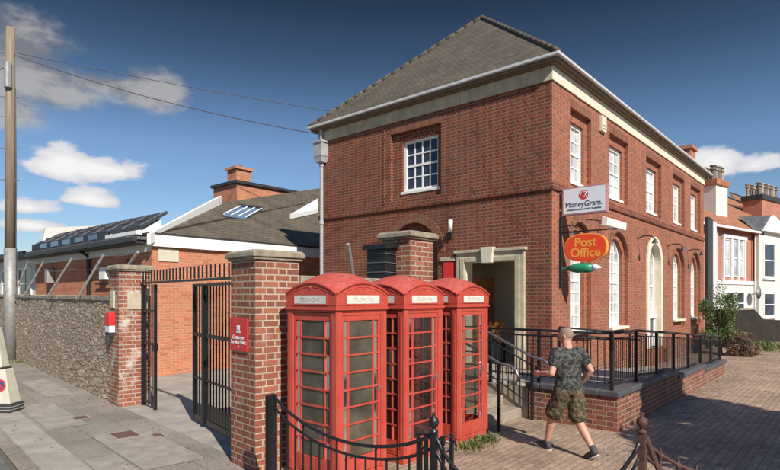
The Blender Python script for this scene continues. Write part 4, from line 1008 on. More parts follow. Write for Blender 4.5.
# clerestory and dark panels
m = MB(); m.prism([(7.25, 15.62, 4.15), (8.02, 15.62, 4.66), (8.02, 15.62, 4.74), (7.2, 15.62, 4.22)], (0, 9.2, 0)); m.build('solar_roof', 'solar', so_)
m = MB()
for k in range(9):
    y_ = 15.7+1.13*k; m.tube([(7.2, y_, 4.235), (8.02, y_, 4.755)], .018, 4)
m.tube([(7.6, 15.62, 4.50), (7.6, 24.8, 4.50)], .018, 4); m.build('panel_seams', 'dark_pot', so_)
m = MB(); m.box((7.20, 17.8, 3.99), (7.28, 24.9, 4.26)); cl = m.build('clerestory', 'solar', so_)
for k in range(5): MB().box((7.185, 18.6+1.15*k, 4.05), (7.199, 19.3+1.15*k, 4.22)).build('clerestory_pane', 'clear_blue_pane', cl)
m = MB(); m.prism([(7.12, 17.78, 3.99), (7.85, 17.78, 3.99), (7.85, 17.78, 4.50), (7.25, 17.78, 4.12), (7.12, 17.78, 4.1)], (0, -2.1, 0)); m.build('white_gable', 'white_paint', so_)
m = MB(); m.tube([(SXx-.09, 19.0, 0), (SXx-.09, 19.0, 3.5), (SXx-.35, 19.0, 3.68)], .06, 8); m.build('black_downpipe', 'black_metal', so_)
MB().box((SXx-.14, 17.6, 2.75), (SXx, 18.05, 3.12)).build('meter_box', 'white_paint', so_, bevel=.01)
m = MB(); m.box((SXx-.16, 16.0, 2.55), (SXx-.0, 16.04, 3.3)); m.tube([(SXx-.1, 15.4, 2.62), (SXx-.1, 18.4, 2.62)], .03, 6); m.build('pipework', 'dark_trim', so_)
MB().box((7.35, SYy-.03, 3.2), (7.95, SYy, 3.55)).build('wall_plate', 'plate_cream', so_)
lamp = MB(); lamp.box((SXx-.25, 22.3, 2.7), (SXx, 22.6, 3.25)); lamp.build('bulkhead_lamp', 'galvanised', so_, bevel=.03)
# white annex with windows
an = thing('white_annex', 'low white rendered annex with metal windows at the far left behind the wall', 'building', (7.3, 24.5, 0))
m = MB(); m.box((7.3, 24.52, 0), (12, 40, 3.75)); m.build('walls', 'white_render', an); m = MB(); m.box((6.9, 24.52, 3.751), (12, 40, 3.86)); m.box((6.8, 24.52, 3.8), (6.899, 40, 3.98)); m.build('roof_edge', 'dark_trim', an)
PA = lambda u, z, d: (7.3+d, u, z)
for k in range(6): sash_window(an, PA, 25.2+2.3*k, 26.9+2.3*k, 2.1, 3.4, -.03, 2, 2, pane='pane_dark', fw=.08, bw=.05, deep_sill=.08)
m = MB(); m.prism([(7.4, 24.6, 3.99), (11.5, 24.6, 3.99), (11.5, 24.6, 5.6), (9.4, 24.6, 5.2), (7.6, 24.6, 4.95)], (0, .3, 0)); m.build('gable', 'white_render', an)
# brick block with chimney behind
tb = thing('rear_building', 'brick block with flat dark coping and short chimney rising behind the tiled roof', 'building', (14.5, 24., 0))
def at(px, py, D): return cam((px-390)/550*D, D, CAMH+(297-py)*D/550)
p = at(237, 183, 27.); zt_ = p.z; c0 = p
m = MB(); m.box((c0.x, c0.y, 0), (c0.x+4.6, c0.y+2.1, zt_)); m.build('walls', 'brick_yard', tb)
m = MB(); m.box((c0.x-.12, c0.y-.12, zt_), (c0.x+4.7, c0.y+2.2, zt_+.14)); m.build('coping', 'dark_trim', tb)
m = MB(); m.box((c0.x+.2, c0.y+.35, zt_+.14), (c0.x+1.05, c0.y+1.15, zt_+.80)); m.box((c0.x+.1, c0.y+.25, zt_+.80), (c0.x+1.15, c0.y+1.25, zt_+.93)); chm = m.build('chimney', 'brick_yard', tb)
MB().lathe((c0.x+.6, c0.y+.75, zt_+.93), [(.12, 0), (.1, .08), (.16, .1), (.15, .14)], 10).build('chimney_pot', 'dark_trim', chm)
# ================================================================== HOUSES ON THE RIGHT
def housepts(): pass
H0 = cam(17.05, 29.0); hd = (cam(.81, .59)-cam(0, 0)).normalized(); hang = math.atan2(hd.y, hd.x)     # local x along the front, local y behind
hs = thing('terraced_house', 'red brick terraced house with white framed windows, bay and tall white chimney', 'house', (H0.x, H0.y, 0), hang)
PH = lambda u, z, d: (u, d, z)
def hb(name, mat, boxes, parent=hs, **kw):
    m = MB()
    for q in boxes: m.box(q[:3], q[3:])
    return m.build(name, mat, parent, world=False, **kw)
hb('brick_walls', 'brick_house', [(-2.5, 0, 0, 13, 8, 5.9)])
hb('white_lower_front', 'white_render', [(-.2, -.08, 0, 4.89, -.001, 2.9)])
hb('string_moulding', 'white_paint', [(-.2, -.14, 2.901, 4.89, -.001, 3.1)])
class LP:  # local-frame parent shim so that sash_window builds in local coordinates
    pass
_old = MB.build
def local_sash(parent, P, *a, **kw):
    def nb(s, name, mat, parent=None, world=True, **k2): return _old(s, name, mat, parent, world=False, **k2)
    MB.build = nb
    try: return sash_window(parent, P, *a, **kw)
    finally: MB.build = _old
hb('window_surround', 'white_paint', [(.95, -.10, 3.11, 1.13, -.001, 5.4), (1.9, -.12, 3.11, 2.08, -.001, 5.4), (2.75, -.12, 3.11, 2.93, -.001, 5.4), (3.65, -.10, 3.11, 3.83, -.001, 5.4), (.9, -.13, 5.401, 3.9, -.001, 5.6)])
for u in (1.15, 2.1, 2.95): local_sash(hs, PH, u, u+.72, 3.3, 5.38, -.03, 1, 2, pane='pane_blind', sill=False, fw=.07)
for u in (1.3, 2.6): local_sash(hs, PH, u, u+.9, 1.2, 2.5, -.12, 1, 2, pane='pane_dark', sill=False, fw=.07)
hb('bay', 'white_render', [(4.9, -.35, 0, 9.2, -.145, 6.0)])
local_sash(hs, lambda u, z, d: (u, d-.35, z), 5.4, 7.1, 3.3, 5.4, -.03, 1, 2, pane='pane_dark', fw=.12, bw=.06)
local_sash(hs, lambda u, z, d: (u, d-.35, z), 5.4, 7.1, 1.0, 2.5, -.03, 1, 2, pane='pane_dark', fw=.12, bw=.06)
m = MB(); m.prism([(5.0, -.62, 6.001), (9.0, -.62, 6.001), (6.35, -.62, 7.0)], (0, .2, 0)); m.build('bay_gable', 'white_paint', hs, world=False)
m = MB(); m.add([(4.9, -.45, 6.0), (9.1, -.45, 6.0), (6.35, -.44, 7.02), (6.1, 1.2, 7.1), (4.5, -.2, 6.06), (9.5, 1.0, 6.9)], [(0, 2, 3, 4), (1, 5, 3, 2), (0, 1, 2)]); m.build('bay_roof', 'slates', hs, world=False)
def onplane(px, py, y0, z0, k, base=H0, ax=None):              # roof plane z = z0+k*(y-y0) in the house frame, hit by a sight line
    ax = ax or hd; ny = Vector((-ax.y, ax.x, 0)); t_, s_ = (px-390)/550, (297-py)/550
    dr = cam(t_, 1.0); D = (z0-CAMH-k*y0-k*(base.dot(ny)))/(s_-k*dr.dot(ny)); p = dr*D-base
    return (p.dot(ax), p.dot(ny), z0+k*(p.dot(ny)-y0))
q = [onplane(*p, -.35, 5.95, .62) for p in ((709, 190), (736, 201), (769, 216))]
m = MB(); lp = [(-3.5, -.35, 5.95), (5.6, -.35, 5.95), q[2], q[1], q[0], (-3.5, q[0][1], q[0][2])]; m.prism(lp, (0, .0, -.15)); hr = m.build('roof', 'tiles_red', hs, world=False)
q2 = [onplane(*p, 1.9, 7.0, .5) for p in ((730, 193), (752, 201), (800, 224), (800, 235), (757, 222))]
m = MB(); m.prism(q2, (0, 0, -.15)); m.build('rear_slope', 'tiles_red', hs, world=False)
m = MB(); m.tube([(q2[0][0], q2[0][1], q2[0][2]+.05), (q2[1][0], q2[1][1], q2[1][2]+.05), (q2[2][0], q2[2][1], q2[2][2]+.05)], .12, 6); m.tube([Vector(q[0])+Vector((0, 0, .05)), Vector(q[1])+Vector((0, 0, .05)), Vector(q[2])+Vector((0, 0, .05))], .10, 6); m.build('verge', 'dark_trim', hs, world=False)
hb('gutter', 'white_paint', [(-2.7, -.48, 5.84, 4.85, -.34, 5.95)])
m = MB(); m.tube([(.15, -.12, 0), (.15, -.12, 5.8)], .05, 8); m.build('drainpipe', 'white_paint', hs, world=False)
m = MB(); m.tube([(4.75, -.2, 0), (4.75, -.2, 5.8)], .05, 8); m.build('drainpipe', 'white_paint', hs, world=False)
def stack(parent, x, y, z0, z1, w, d, n, mat, cap, potm='terracotta_pot', pots=.75, ch_=.35):
    s = MB().box((x, y, z0), (x+w, y+d, z1)).build('chimney', mat, parent, world=False)
    MB().box((x-.1, y-.1, z1), (x+w+.1, y+d+.1, z1+ch_)).build('chimney_cap', cap, s, world=False, bevel=.02)
    for k in range(n):
        q = x+.2+(w-.4)*k/max(1, n-1)
        for i_, yy in enumerate((y+.25, y+d-.25)):
            MB().lathe((q, yy, z1+ch_), [(.15, 0), (.12, .1), (.12, pots*.75), (.18, pots*.78), (.18, pots*.86), (.12, pots*.88), (.13, pots), (.19, pots+.04), (.17, pots+.10)], 10).build('chimney_pot', potm if (k+i_) % 2 else 'dark_pot', s, world=False)
    return s
def tolocal(px, D): p = cam((px-390)/550*D, D)-H0; return p.dot(hd), p.dot(Vector((-hd.y, hd.x, 0)))
lx, ly = tolocal(716, 32.)
stack(hr, lx, ly, 5.5, CAMH+(297-184.5)*32/550, 1.5, 1.1, 4, 'white_render', 'tiles_red')
h2c = H0+hd*5.6+Vector((-hd.y, hd.x, 0))*5.2
h2 = thing('rear_house', 'darker brick house behind with a row of clay chimney pots at the right edge', 'house', (h2c.x, h2c.y, 0), hang)
m = MB(); m.box((2.5, 3.2, 0), (14, 11, 6.3)); m.build('brick_walls', 'brick_house', h2, world=False)
m = MB(); m.add([(2.3, 3.0, 6.35), (14.2, 3.0, 6.35), (14.2, 7., 8.0), (2.3, 7., 8.0), (2.3, 11.2, 6.35), (14.2, 11.2, 6.35)], [(0, 1, 2, 3), (3, 2, 5, 4), (0, 3, 4), (1, 5, 2), (0, 4, 5, 1)]); r2_ = m.build('roof', 'tiles_red', h2, world=False)
p = cam((762-390)/550*38, 38.)-h2c; lx, ly = p.dot(hd), p.dot(Vector((-hd.y, hd.x, 0)))
stack(r2_, lx, ly, 6., CAMH+(297-199)*38/550, 3.2, 1.2, 7, 'brick_house', 'dark_trim')
t = thing('satellite_dish', 'grey satellite dish on the white front of the terraced house', 'dish', tuple(H0+hd*4.2), hang)
m = MB(); m.lathe((0, 0, 0), [(.05, -.09), (.22, -.05), (.36, .02), (.37, .03)], 16); m.v = [Vector((v.x, -.55-v.z, v.y+2.45)) for v in m.v]; m.build('dish', 'galvanised', t, world=False, smooth=True)
MB().tube([(0, -.1, 2.3), (0, -.5, 2.42)], .03, 6).build('arm', 'grey_metal', t, world=False)
# garden wall, its shadow put into the dark brick colour, and far side wall
g0 = cam(15.0, 24.0); 
gw = thing('garden_wall', 'brick garden wall, dark with painted-in shade, in front of the terraced house', 'wall', (g0.x, g0.y, 0), hang)
m = MB(); m.prism([(-.6, 0, 0), (9, 0, 0), (9, 0, .9), (3.2, 0, 1.15), (2.2, 0, 1.62), (-.6, 0, 1.62)], (0, .3, 0)); m.build('masonry', 'brick_shaded', gw, world=False) if 'brick_shaded' in MATS else None
if 'brick_shaded' not in MATS:
    brick('brick_shaded', (.045, .034, .03), (.03, .025, .022), (.05, .045, .04), stain=.4); m.build('masonry', 'brick_shaded', gw, world=False)
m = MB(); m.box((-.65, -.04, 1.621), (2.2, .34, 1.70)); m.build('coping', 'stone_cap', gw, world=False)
# ================================================================== VEGETATION
def leaves(mb, c, rad, n, size, r, shell=.35):
    c = Vector(c)
    for _ in range(n):
        while True:
            d = Vector((r.uniform(-1, 1), r.uniform(-1, 1), r.uniform(-1, 1)))
            if shell < d.length < 1: break
        p = c+Vector((d.x*rad[0], d.y*rad[1], d.z*rad[2])); s = size*r.uniform(.6, 1.3)
        a = Vector((r.gauss(0, 1), r.gauss(0, 1), r.gauss(0, 1))).normalized(); b2 = a.orthogonal().normalized()
        mb.add([p-a*s, p+b2*s*.45, p+a*s, p-b2*s*.45], [(0, 1, 2, 3)])
def crown(name, parent, clumps, mat, size, seed):
    r = random.Random(seed); mb = MB()
    for c, rad, n in clumps: leaves(mb, c, rad, n, size, r)
    return mb.build(name, mat, parent, world=False, fix=False)
def limb_tree(t, r, h, rad, nl, mat='bark', r0=.09):
    m = MB(); m.tube([(0, 0, 0), (.05, .03, h*.35), (0, .05, h*.7)], [r0, r0*.8, r0*.45], 8)
    for k in range(nl):
        a = 2*PI*k/nl+r.random(); z = h*r.uniform(.3, .6); m.tube([(0, 0, z), (math.cos(a)*rad*.4, math.sin(a)*rad*.4, z+h*.15), (math.cos(a)*rad*.75, math.sin(a)*rad*.75, z+h*.3)], [r0*.5, r0*.3, r0*.1], 6)
    m.build('trunk', mat, t, world=False)
r = random.Random(11)
bc = cam((720-390)/550*21.2, 21.2)
bt = thing('shrub', 'tall loose green shrub growing at the far end of the ramp', 'shrub', (bc.x, bc.y, 0)); limb_tree(bt, r, 2.3, .8, 6)
cl = [((r.uniform(-.5, .5), r.uniform(-.5, .5), r.uniform(.3, 2.15)), (r.uniform(.24, .4),)*2+(r.uniform(.25, .4),), 330) for _ in range(20)]+[((.1, 0, 2.55), (.18, .18, .35), 80), ((-.3, .2, 2.35), (.15, .15, .35), 80)]
crown('foliage', bt, cl, 'leaf_green', .045, 1)
bc2 = cam((741-390)/550*20.5, 20.5)
bt = thing('shrub', 'low brownish green bush in front of the dark garden wall', 'shrub', (bc2.x, bc2.y, 0)); limb_tree(bt, r, .9, .5, 5, r0=.03)
crown('foliage', bt, [((r.uniform(-.5, .5), r.uniform(-.4, .4), r.uniform(.15, .8)), (.3, .3, .25), 200) for _ in range(8)], 'leaf_brown', .05, 2)
bc3 = cam((752-390)/550*20.6, 20.6)
bt = thing('shrub', 'small bright green plant between the brown bush and the garden wall', 'shrub', (bc3.x, bc3.y, 0)); limb_tree(bt, r, .6, .4, 4, r0=.02)
crown('foliage', bt, [((r.uniform(-.5, .5), r.uniform(-.4, .4), r.uniform(.1, .5)), (.3, .3, .2), 110) for _ in range(8)], 'leaf_green', .045, 3)
# street tree standing outside the view on the right; its shade falls on the forecourt
tr = thing('street_tree', 'leafy street tree beyond the right edge of the view shading the forecourt', 'tree', tuple(cam(8.3, 4.1))); m = MB()
m.tube([(0, 0, 0), (.1, 0, 1.8), (0, .1, 3.5)], [.18, .14, .1], 10)
for k in range(7):
    a = 2*PI*k/7; m.tube([(0, 0, 2.2+.2*k), (math.cos(a)*.9, math.sin(a)*.9, 3.4+.15*k), (math.cos(a)*1.8, math.sin(a)*1.8, 4.2+.1*k)], [.07, .045, .015], 6)
m.build('trunk', 'bark', tr, world=False)
crown('crown', tr, [((r.uniform(-2.3, 2.3), r.uniform(-2.3, 2.3), r.uniform(3.3, 6.2)), (r.uniform(.5, .9),)*3, 520) for _ in range(36)], 'leaf_green', .13, 4)
def weeds(px, py, label, n, spread, mat='leaf_green', h=.18):
    D = CAMH*550/(py-297); c = cam((px-390)/550*D, D)
    rr = random.Random(px); m = MB()
    for _ in range(n):
        x, y = rr.gauss(0, spread), rr.gauss(0, spread*.6); a = rr.uniform(0, 2*PI); l = rr.uniform(.4, 1)*h; dx, dy = math.cos(a)*l*.6, math.sin(a)*l*.6; w = .008
        m.add([(x-w*math.sin(a), y+w*math.cos(a), 0), (x+w*math.sin(a), y-w*math.cos(a), 0), (x+dx+w*1.6*math.sin(a), y+dy-w*1.6*math.cos(a), l*.8), (x+dx*1.4, y+dy*1.4, l)], [(0, 1, 2, 3)])
    o = m.build('weeds', mat, None, world=False, fix=False); o.location = (c.x, c.y, .005)
    tag(o, label, 'weeds', None, 'stuff')
rr = random.Random(21); m = MB()
for _ in range(420):                                       # blown leaves and grit, thicker along the wall foot and the fence line
    a = rr.uniform(3, 24); p = rr.choice((3.52-abs(rr.gauss(0, .12)), 1.62+abs(rr.gauss(0, .5)), rr.uniform(1.6, 3.5))); q = kerbf(p, a, .009); s_ = rr.uniform(.008, .022); an = rr.uniform(0, PI)
    m.add([q+Vector((math.cos(an)*s_, math.sin(an)*s_, 0)), q+Vector((-math.sin(an)*s_*.5, math.cos(an)*s_*.5, .004)), q-Vector((math.cos(an)*s_, math.sin(an)*s_, 0)), q-Vector((-math.sin(an)*s_*.5, math.cos(an)*s_*.5, -.006))], [(0, 1, 2, 3)])
for _ in range(420):
    q = Vector((rr.uniform(7.5, 20), rr.choice((2.98-abs(rr.gauss(0, .12)), rr.uniform(-2, 2.9))), .011)); s_ = rr.uniform(.01, .026); an = rr.uniform(0, PI)
    m.add([q+Vector((math.cos(an)*s_, math.sin(an)*s_, 0)), q+Vector((-math.sin(an)*s_*.5, math.cos(an)*s_*.5, .004)), q-Vector((math.cos(an)*s_, math.sin(an)*s_, 0)), q-Vector((-math.sin(an)*s_*.5, math.cos(an)*s_*.5, -.006))], [(0, 1, 2, 3)])
o = m.build('leaf_litter', 'leaf_brown', None, fix=False); tag(o, 'scattered dead leaves and grit on the pavement and brick forecourt', 'leaf litter', None, 'stuff')
weeds(472, 447, 'patch of dry grass and weeds at the foot of the right phone box', 260, .17, 'leaf_dry', .10)
weeds(486, 441, 'green weeds beside the corner of the right phone box', 140, .12, 'leaf_green', .10)
weeds(672, 374, 'small weed tuft growing on the ramp wall side', 90, .1, 'leaf_green', .15)
weeds(770, 349, 'dry grass strip along the foot of the dark garden wall', 700, .9, 'leaf_dry', .3)
weeds(24, 362, 'small weeds at the foot of the rubble wall by the telegraph pole', 160, .25, 'leaf_dry', .12)
# ================================================================== WALKING MAN
def man():
    # local frame: +y = walking direction, +x = his right; built standing on z=0
    base = cam(2.49, 7.66); wd = (cam(-.37, .80)-cam(0, 0)).normalized(); rot = math.atan2(wd.y, wd.x)-PI/2
    t = thing('person', 'man in dark camouflage t-shirt and shorts walking away from the camera', 'person', (base.x, base.y, .004), rot)
    J = dict(pel=(0, 0, .92), hl=(-.10, .01, .90), hr=(.10, -.01, .90),
             kl=(-.11, .20, .52), al=(-.10, .33, .115), kr=(.11, -.06, .49), ar=(.10, -.34, .155),
             ch=(0, .02, 1.30), nk=(0, .03, 1.50), sl=(-.20, .03, 1.42), sr=(.20, .0, 1.42),
             el=(-.31, -.01, 1.15), wl=(-.33, .20, 1.13), er=(.31, -.10, 1.17), wr=(.30, .06, .98))
    V = {k: Vector(v) for k, v in J.items()}
    def remesh(o, vox, sm=4, f=.6):
        a = o.modifiers.new('r', 'REMESH'); a.mode = 'VOXEL'; a.voxel_size = vox; a.use_smooth_shade = True
        a = o.modifiers.new('s', 'SMOOTH'); a.iterations = sm; a.factor = f
    b = MB()
    b.cap(V['hl'], V['kl'], .085, .058); b.cap(V['kl'], V['kl'].lerp(V['al'], .35), .056, .062); b.cap(V['kl'].lerp(V['al'], .35), V['al'], .060, .038)
    b.cap(V['hr'], V['kr'], .085, .058); b.cap(V['kr'], V['kr'].lerp(V['ar'], .35), .056, .062); b.cap(V['kr'].lerp(V['ar'], .35), V['ar'], .060, .038)
    b.ell((0, 0, .97), (.16, .115, .13)); b.ell((0, .02, 1.15), (.155, .11, .2)); b.ell((0, .02, 1.33), (.185, .115, .17)); b.cap(V['sl'], V['sr'], .06, .06)
    b.cap((0, .02, 1.44), (0, .04, 1.57), .070, .064)
    for s, e, w in (('sl', 'el', 'wl'), ('sr', 'er', 'wr')): b.cap(V[s], V[e], .058, .044); b.cap(V[e], V[e].lerp(V[w], .3), .044, .046); b.cap(V[e].lerp(V[w], .3), V[w], .045, .028)
    # head, turned to his left
    H = Vector((0, .06, 1.655)); rt_ = Matrix.Rotation(R(28), 3, 'Z')
    def hd_(x, y, z): return H+rt_ @ Vector((x, y, z))
    b.ell(H, (.078, .098, .112), 18, 12, rt_); b.ell(hd_(0, .03, -.055), (.055, .062, .055), 14, 8, rt_); b.ell(hd_(0, .105, -.012), (.014, .02, .026), 8, 6, rt_)
    b.ell(hd_(-.078, -.005, -.008), (.012, .02, .032), 8, 6, rt_); b.ell(hd_(.078, -.005, -.008), (.012, .02, .032), 8, 6, rt_)
    b.ell(hd_(0, .082, .022), (.05, .016, .012), 10, 6, rt_); b.ell(hd_(0, .088, -.062), (.024, .012, .010), 8, 6, rt_)
    # feet inside the shoes, hands with fingers
    for s, toe in (('al', Vector((-.02, 1, -.05))), ('ar', Vector((.02, .86, -.52)))):
        d = toe.normalized(); b.cap(V[s]+Vector((0, -.02, -.05)), V[s]+d*.14+Vector((0, 0, -.065)), .036, .030)
    for s, e, up in (('wl', 'el', Vector((0, 0, 1))), ('wr', 'er', Vector((0, .3, 1)))):
        d = (V[s]-V[e]).normalized(); side_ = Vector((1 if s == 'wl' else -1, 0, 0)); side_ = (side_-d*side_.dot(d)).normalized(); n_ = d.cross(side_)
        pc_ = V[s]+d*.05; rot3 = Matrix((side_, d, n_)).transposed()
        b.ell(pc_, (.020, .052, .042), 12, 8, rot3)
        for i, L in enumerate((.036, .042, .040, .032)):
            st_ = pc_+d*.04+n_*(.030-.02*i); k1 = st_+d*L+side_*.006; k2 = k1+d*L*.45+side_*.026; k3 = k2-d*.012+side_*.022
            b.cap(st_, k1, .0098, .0092, 8); b.cap(k1, k2, .0092, .0086, 8); b.cap(k2, k3, .0086, .0076, 8)
        th = pc_-d*.02+n_*.035; b.cap(th, th+d*.035+n_*.018+side_*.012, .012, .0105, 8); b.cap(th+d*.035+n_*.018+side_*.012, th+d*.06+n_*.012+side_*.028, .0105, .009, 8)
    body = b.build('body', 'skin', t, world=False); remesh(body, .0065, 3, .5)
    hr_ = MB(); hr_.ell(H+rt_ @ Vector((0, -.012, .018)), (.0805, .0945, .0985), 40, 28, rt_); hr_.v = [v for v in hr_.v]
    hr_.f = [f for f in hr_.f if all((rt_.inverted() @ (hr_.v[i]-H)).z > -.035 and ((rt_.inverted() @ (hr_.v[i]-H)).y < .055 or (rt_.inverted() @ (hr_.v[i]-H)).z > .085) for i in f)]
    hr_.build('hair', 'hair_grey', t, world=False, smooth=True, fix=False)
    ey = MB()
    for sx in (-.03, .03): ey.ell(hd_(sx, .086, .004), (.011, .008, .007), 8, 6, rt_)
    ey.build('eyes', 'faded_white', t, world=False)
    s = MB()
    s.ell((0, .0, .99), (.205, .160, .17), 20, 12); s.ell((0, .02, 1.16), (.205, .155, .2), 20, 12); s.ell((0, .02, 1.33), (.235, .150, .17), 20, 12); s.cap(V['sl']+Vector((.02, 0, 0)), V['sr']-Vector((.02, 0, 0)), .078, .078); s.ell((0, .02, 1.45), (.10, .08, .05))
    for q, e in (('sl', 'el'), ('sr', 'er')): s.cap(V[q], V[q].lerp(V[e], .50), .086, .080)
    o = s.build('t_shirt', 'camo_grey', t, world=False); remesh(o, .011, 6)
    tx = bpy.data.textures.new('folds', 'CLOUDS'); tx.noise_scale = .09
    a = o.modifiers.new('d', 'DISPLACE'); a.texture = tx; a.strength = .03; a.mid_level = .5; a.texture_coords = 'LOCAL'
    s = MB(); s.ell((0, 0, .93), (.185, .145, .12), 20, 12)
    for h_, k_ in (('hl', 'kl'), ('hr', 'kr')): s.cap(V[h_], V[h_].lerp(V[k_], .86), .120, .122, 16); 
    s2 = V['hl'].lerp(V['kl'], .5)
    o = s.build('shorts', 'camo_brown', t, world=False); remesh(o, .011, 5)
    a = o.modifiers.new('d', 'DISPLACE'); a.texture = tx; a.strength = .035; a.mid_level = .5; a.texture_coords = 'LOCAL'
    for s_, toe, hz in (('al', Vector((-.03, 1, -.02)), 0), ('ar', Vector((.03, .84, -.54)), 1)):
        d = toe.normalized(); hl_ = V[s_]+Vector((0, -.03, -.055)); 
        if hz: hl_ = V[s_]+Vector((0, -.035, -.04))
        tip = hl_+d*.20
        m = MB(); m.cap(V[s_]+Vector((0, 0, .01)), hl_, .048, .046); m.cap(hl_, hl_+d*.11, .046, .047); m.cap(hl_+d*.11, tip, .047, .036); o = m.build('shoe', 'shoe_dark', t, world=False); remesh(o, .009, 3)
        up_ = Vector((0, -d.z, d.y)).normalized(); m = MB(); pts = []
        for k in range(16):
            a_ = 2*PI*k/16; pts.append(hl_+d*(.095+.155*math.cos(a_))+Vector((1, 0, 0))*.049*math.sin(a_)-up_*.045)
        m.prism(pts, -up_*.022); sh = m.build('shoe_sole', 'shoe_sole', t, world=False)
    # phone held in the left hand
    ph = MB(); pw = V['wl']+(V['wl']-V['el']).normalized()*.09+Vector((.018, .0, .01)); ph.obox((pw.x, pw.y), .012, .07, pw.z-.05, pw.z+.08)
    o = ph.build('phone', 'phone_black', None, bevel=.003); M_ = (Matrix.Translation(Vector((base.x, base.y, .004))) @ Matrix.Rotation(rot, 4, 'Z'))
    o.data.transform(Matrix.Translation(-pw)); o.matrix_world = M_ @ Matrix.Translation(pw); o.name = 'handheld_phone'
    tag(o, 'dark phone held in the left hand of the walking man', 'phone')
    tb_ = MB(); tb_
man()
# ================================================================== SKY, SUN, CAMERA
SUN_EL = 38.; SKYV = 1.0; sd_ = Vector((CT*-.90+ST*.44, ST*-.90-CT*.44, 0)).normalized()
wd = bpy.data.worlds.new('World'); S.world = wd; wd.use_nodes = True; t = wd.node_tree
bg = t.nodes['Background']; bg.inputs['Strength'].default_value = .15
sky = N(t, 'ShaderNodeTexSky', sky_type='NISHITA'); sky.sun_disc = False; sky.sun_elevation = R(SUN_EL); sky.sun_rotation = math.atan2(sd_.x, sd_.y) % (2*PI)
sky.altitude = 600; sky.air_density = 1.0; sky.dust_density = .3; sky.ozone_density = 3.0
tc = N(t, 'ShaderNodeTexCoord'); sp = N(t, 'ShaderNodeSeparateXYZ'); t.links.new(tc.outputs['Generated'], sp.inputs[0])
def M2(op, a, b=None, c=None):
    n = N(t, 'ShaderNodeMath', operation=op)
    for i, v in enumerate((a, b, c)):
        if v is None: continue
        if isinstance(v, (int, float)): n.inputs[i].default_value = v
        else: t.links.new(v, n.inputs[i])
    return n.outputs[0]
az = M2('ARCTAN2', sp.outputs[1], sp.outputs[0]); el = M2('ARCSINE', sp.outputs[2])
nz = N(t, 'ShaderNodeTexNoise'); nz.inputs['Scale'].default_value = 11; nz.inputs['Detail'].default_value = 9; nz.inputs['Roughness'].default_value = .6
mpp = N(t, 'ShaderNodeMapping'); mpp.inputs['Scale'].default_value = (1, 1, 2.2); t.links.new(tc.outputs['Generated'], mpp.inputs[0]); t.links.new(mpp.outputs[0], nz.inputs['Vector'])
nf = M2('SUBTRACT', nz.outputs['Fac'], .5)
YAW = R(40.8)
def azel(px, py):
    x = (px-390)/550; s_ = (297-py)/550; return YAW-math.atan(x), math.atan(s_/math.sqrt(1+x*x))
def puff(px, py, rx, ry, gain=1.):
    a, e = azel(px, py); a2, _ = azel(px+rx, py); _, e2 = azel(px, py-ry)
    dx = M2('DIVIDE', M2('SUBTRACT', az, a), abs(a2-a)); dy = M2('DIVIDE', M2('SUBTRACT', el, e), abs(e2-e))
    # flat-bottomed: the lower half is squeezed
    dy = M2('MULTIPLY', dy, M2('ADD', 1., M2('MULTIPLY', M2('LESS_THAN', dy, 0.), .7)))
    d = M2('SQRT', M2('ADD', M2('MULTIPLY', dx, dx), M2('MULTIPLY', dy, dy)))
    return M2('MULTIPLY', M2('SUBTRACT', 1., d), gain)
def field(puffs):
    f = None
    for p in puffs:
        q = puff(*p); f = q if f is None else M2('MAXIMUM', f, q)
    return f
bright = field([(66, 166, 40, 28), (92, 170, 48, 20), (112, 172, 30, 12), (92, 200, 34, 14), (28, 208, 46, 13), (35, 226, 40, 9), (715, 168, 50, 24), (755, 166, 40, 18), (-60, 190, 60, 40), (850, 150, 70, 40)])
dim = field([(15, 62, 80, 62), (50, 90, 62, 48), (2, 110, 60, 40), (148, 96, 52, 32), (105, 86, 50, 18), (190, 300, 300, 20)])
def smooth(v, lo, hi):
    n = N(t, 'ShaderNodeMapRange', interpolation_type='SMOOTHSTEP'); t.links.new(v, n.inputs[0]); n.inputs[1].default_value = lo; n.inputs[2].default_value = hi; return n.outputs[0]
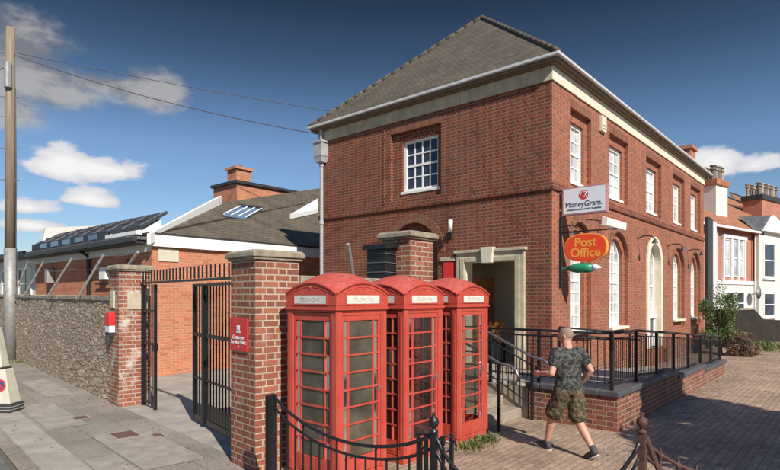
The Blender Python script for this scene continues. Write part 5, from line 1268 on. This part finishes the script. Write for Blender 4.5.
ab = smooth(M2('MULTIPLY_ADD', nf, 1.9, bright), .0, .30); ad_ = M2('MULTIPLY', smooth(M2('MULTIPLY_ADD', nf, 1.8, dim), .0, .7), .8)
hs_ = N(t, 'ShaderNodeHueSaturation'); hs_.inputs['Saturation'].default_value = 1.08; hs_.inputs['Value'].default_value = SKYV; gm = N(t, 'ShaderNodeGamma'); gm.inputs[1].default_value = 1.0; t.links.new(mixc(t, sky.outputs[0], ramp(t, sp.outputs[2], [(0., .36), (.14, .44), (.25, .45), (.32, .33), (.385, .21), (.47, .11), (.58, .16), (.75, .8), (1., 1.)]), 1., 'MULTIPLY'), gm.inputs[0]); t.links.new(gm.outputs[0], hs_.inputs['Color'])
c = mixc(t, hs_.outputs[0], mixc(t, (1.0, .98, 1.0), (2.1, 2.0, 1.92), smooth(M2('MULTIPLY_ADD', nf, 2.6, M2('MULTIPLY_ADD', el, -2.2, .95)), .0, .55)), ad_)
shade = smooth(M2('MULTIPLY_ADD', nf, 2.0, bright), .1, .9)
cb = mixc(t, (7.2, 7.3, 7.9), (5.6, 5.7, 6.3), 0.0)
c = mixc(t, c, mixc(t, (3.0, 3.05, 3.3), (4.1, 4.05, 4.0), shade), ab)
t.links.new(c, bg.inputs['Color'])
su = bpy.data.lights.new('sun', 'SUN'); su.energy = 4.0; su.angle = R(.53); su.color = (1., .93, .82)
so2 = bpy.data.objects.new('sun', su); COL.objects.link(so2)
dv = Vector((sd_.x*math.cos(R(SUN_EL)), sd_.y*math.cos(R(SUN_EL)), math.sin(R(SUN_EL)))); so2.rotation_euler = dv.to_track_quat('Z', 'Y').to_euler(); so2.location = dv*50
cd = bpy.data.cameras.new('camera'); co = bpy.data.objects.new('camera', cd); COL.objects.link(co)
co.location = (0, 0, CAMH); co.rotation_euler = (R(90), 0, R(40.8-90)); cd.sensor_width = 36; cd.lens = 36*550/780; cd.shift_y = 62/780; cd.clip_end = 2000; cd.clip_start = .05
S.camera = co
S.view_settings.view_transform = 'Standard'; S.view_settings.look = 'None'; S.view_settings.exposure = .6; S.view_settings.gamma = 1
S.view_settings.use_curve_mapping = False
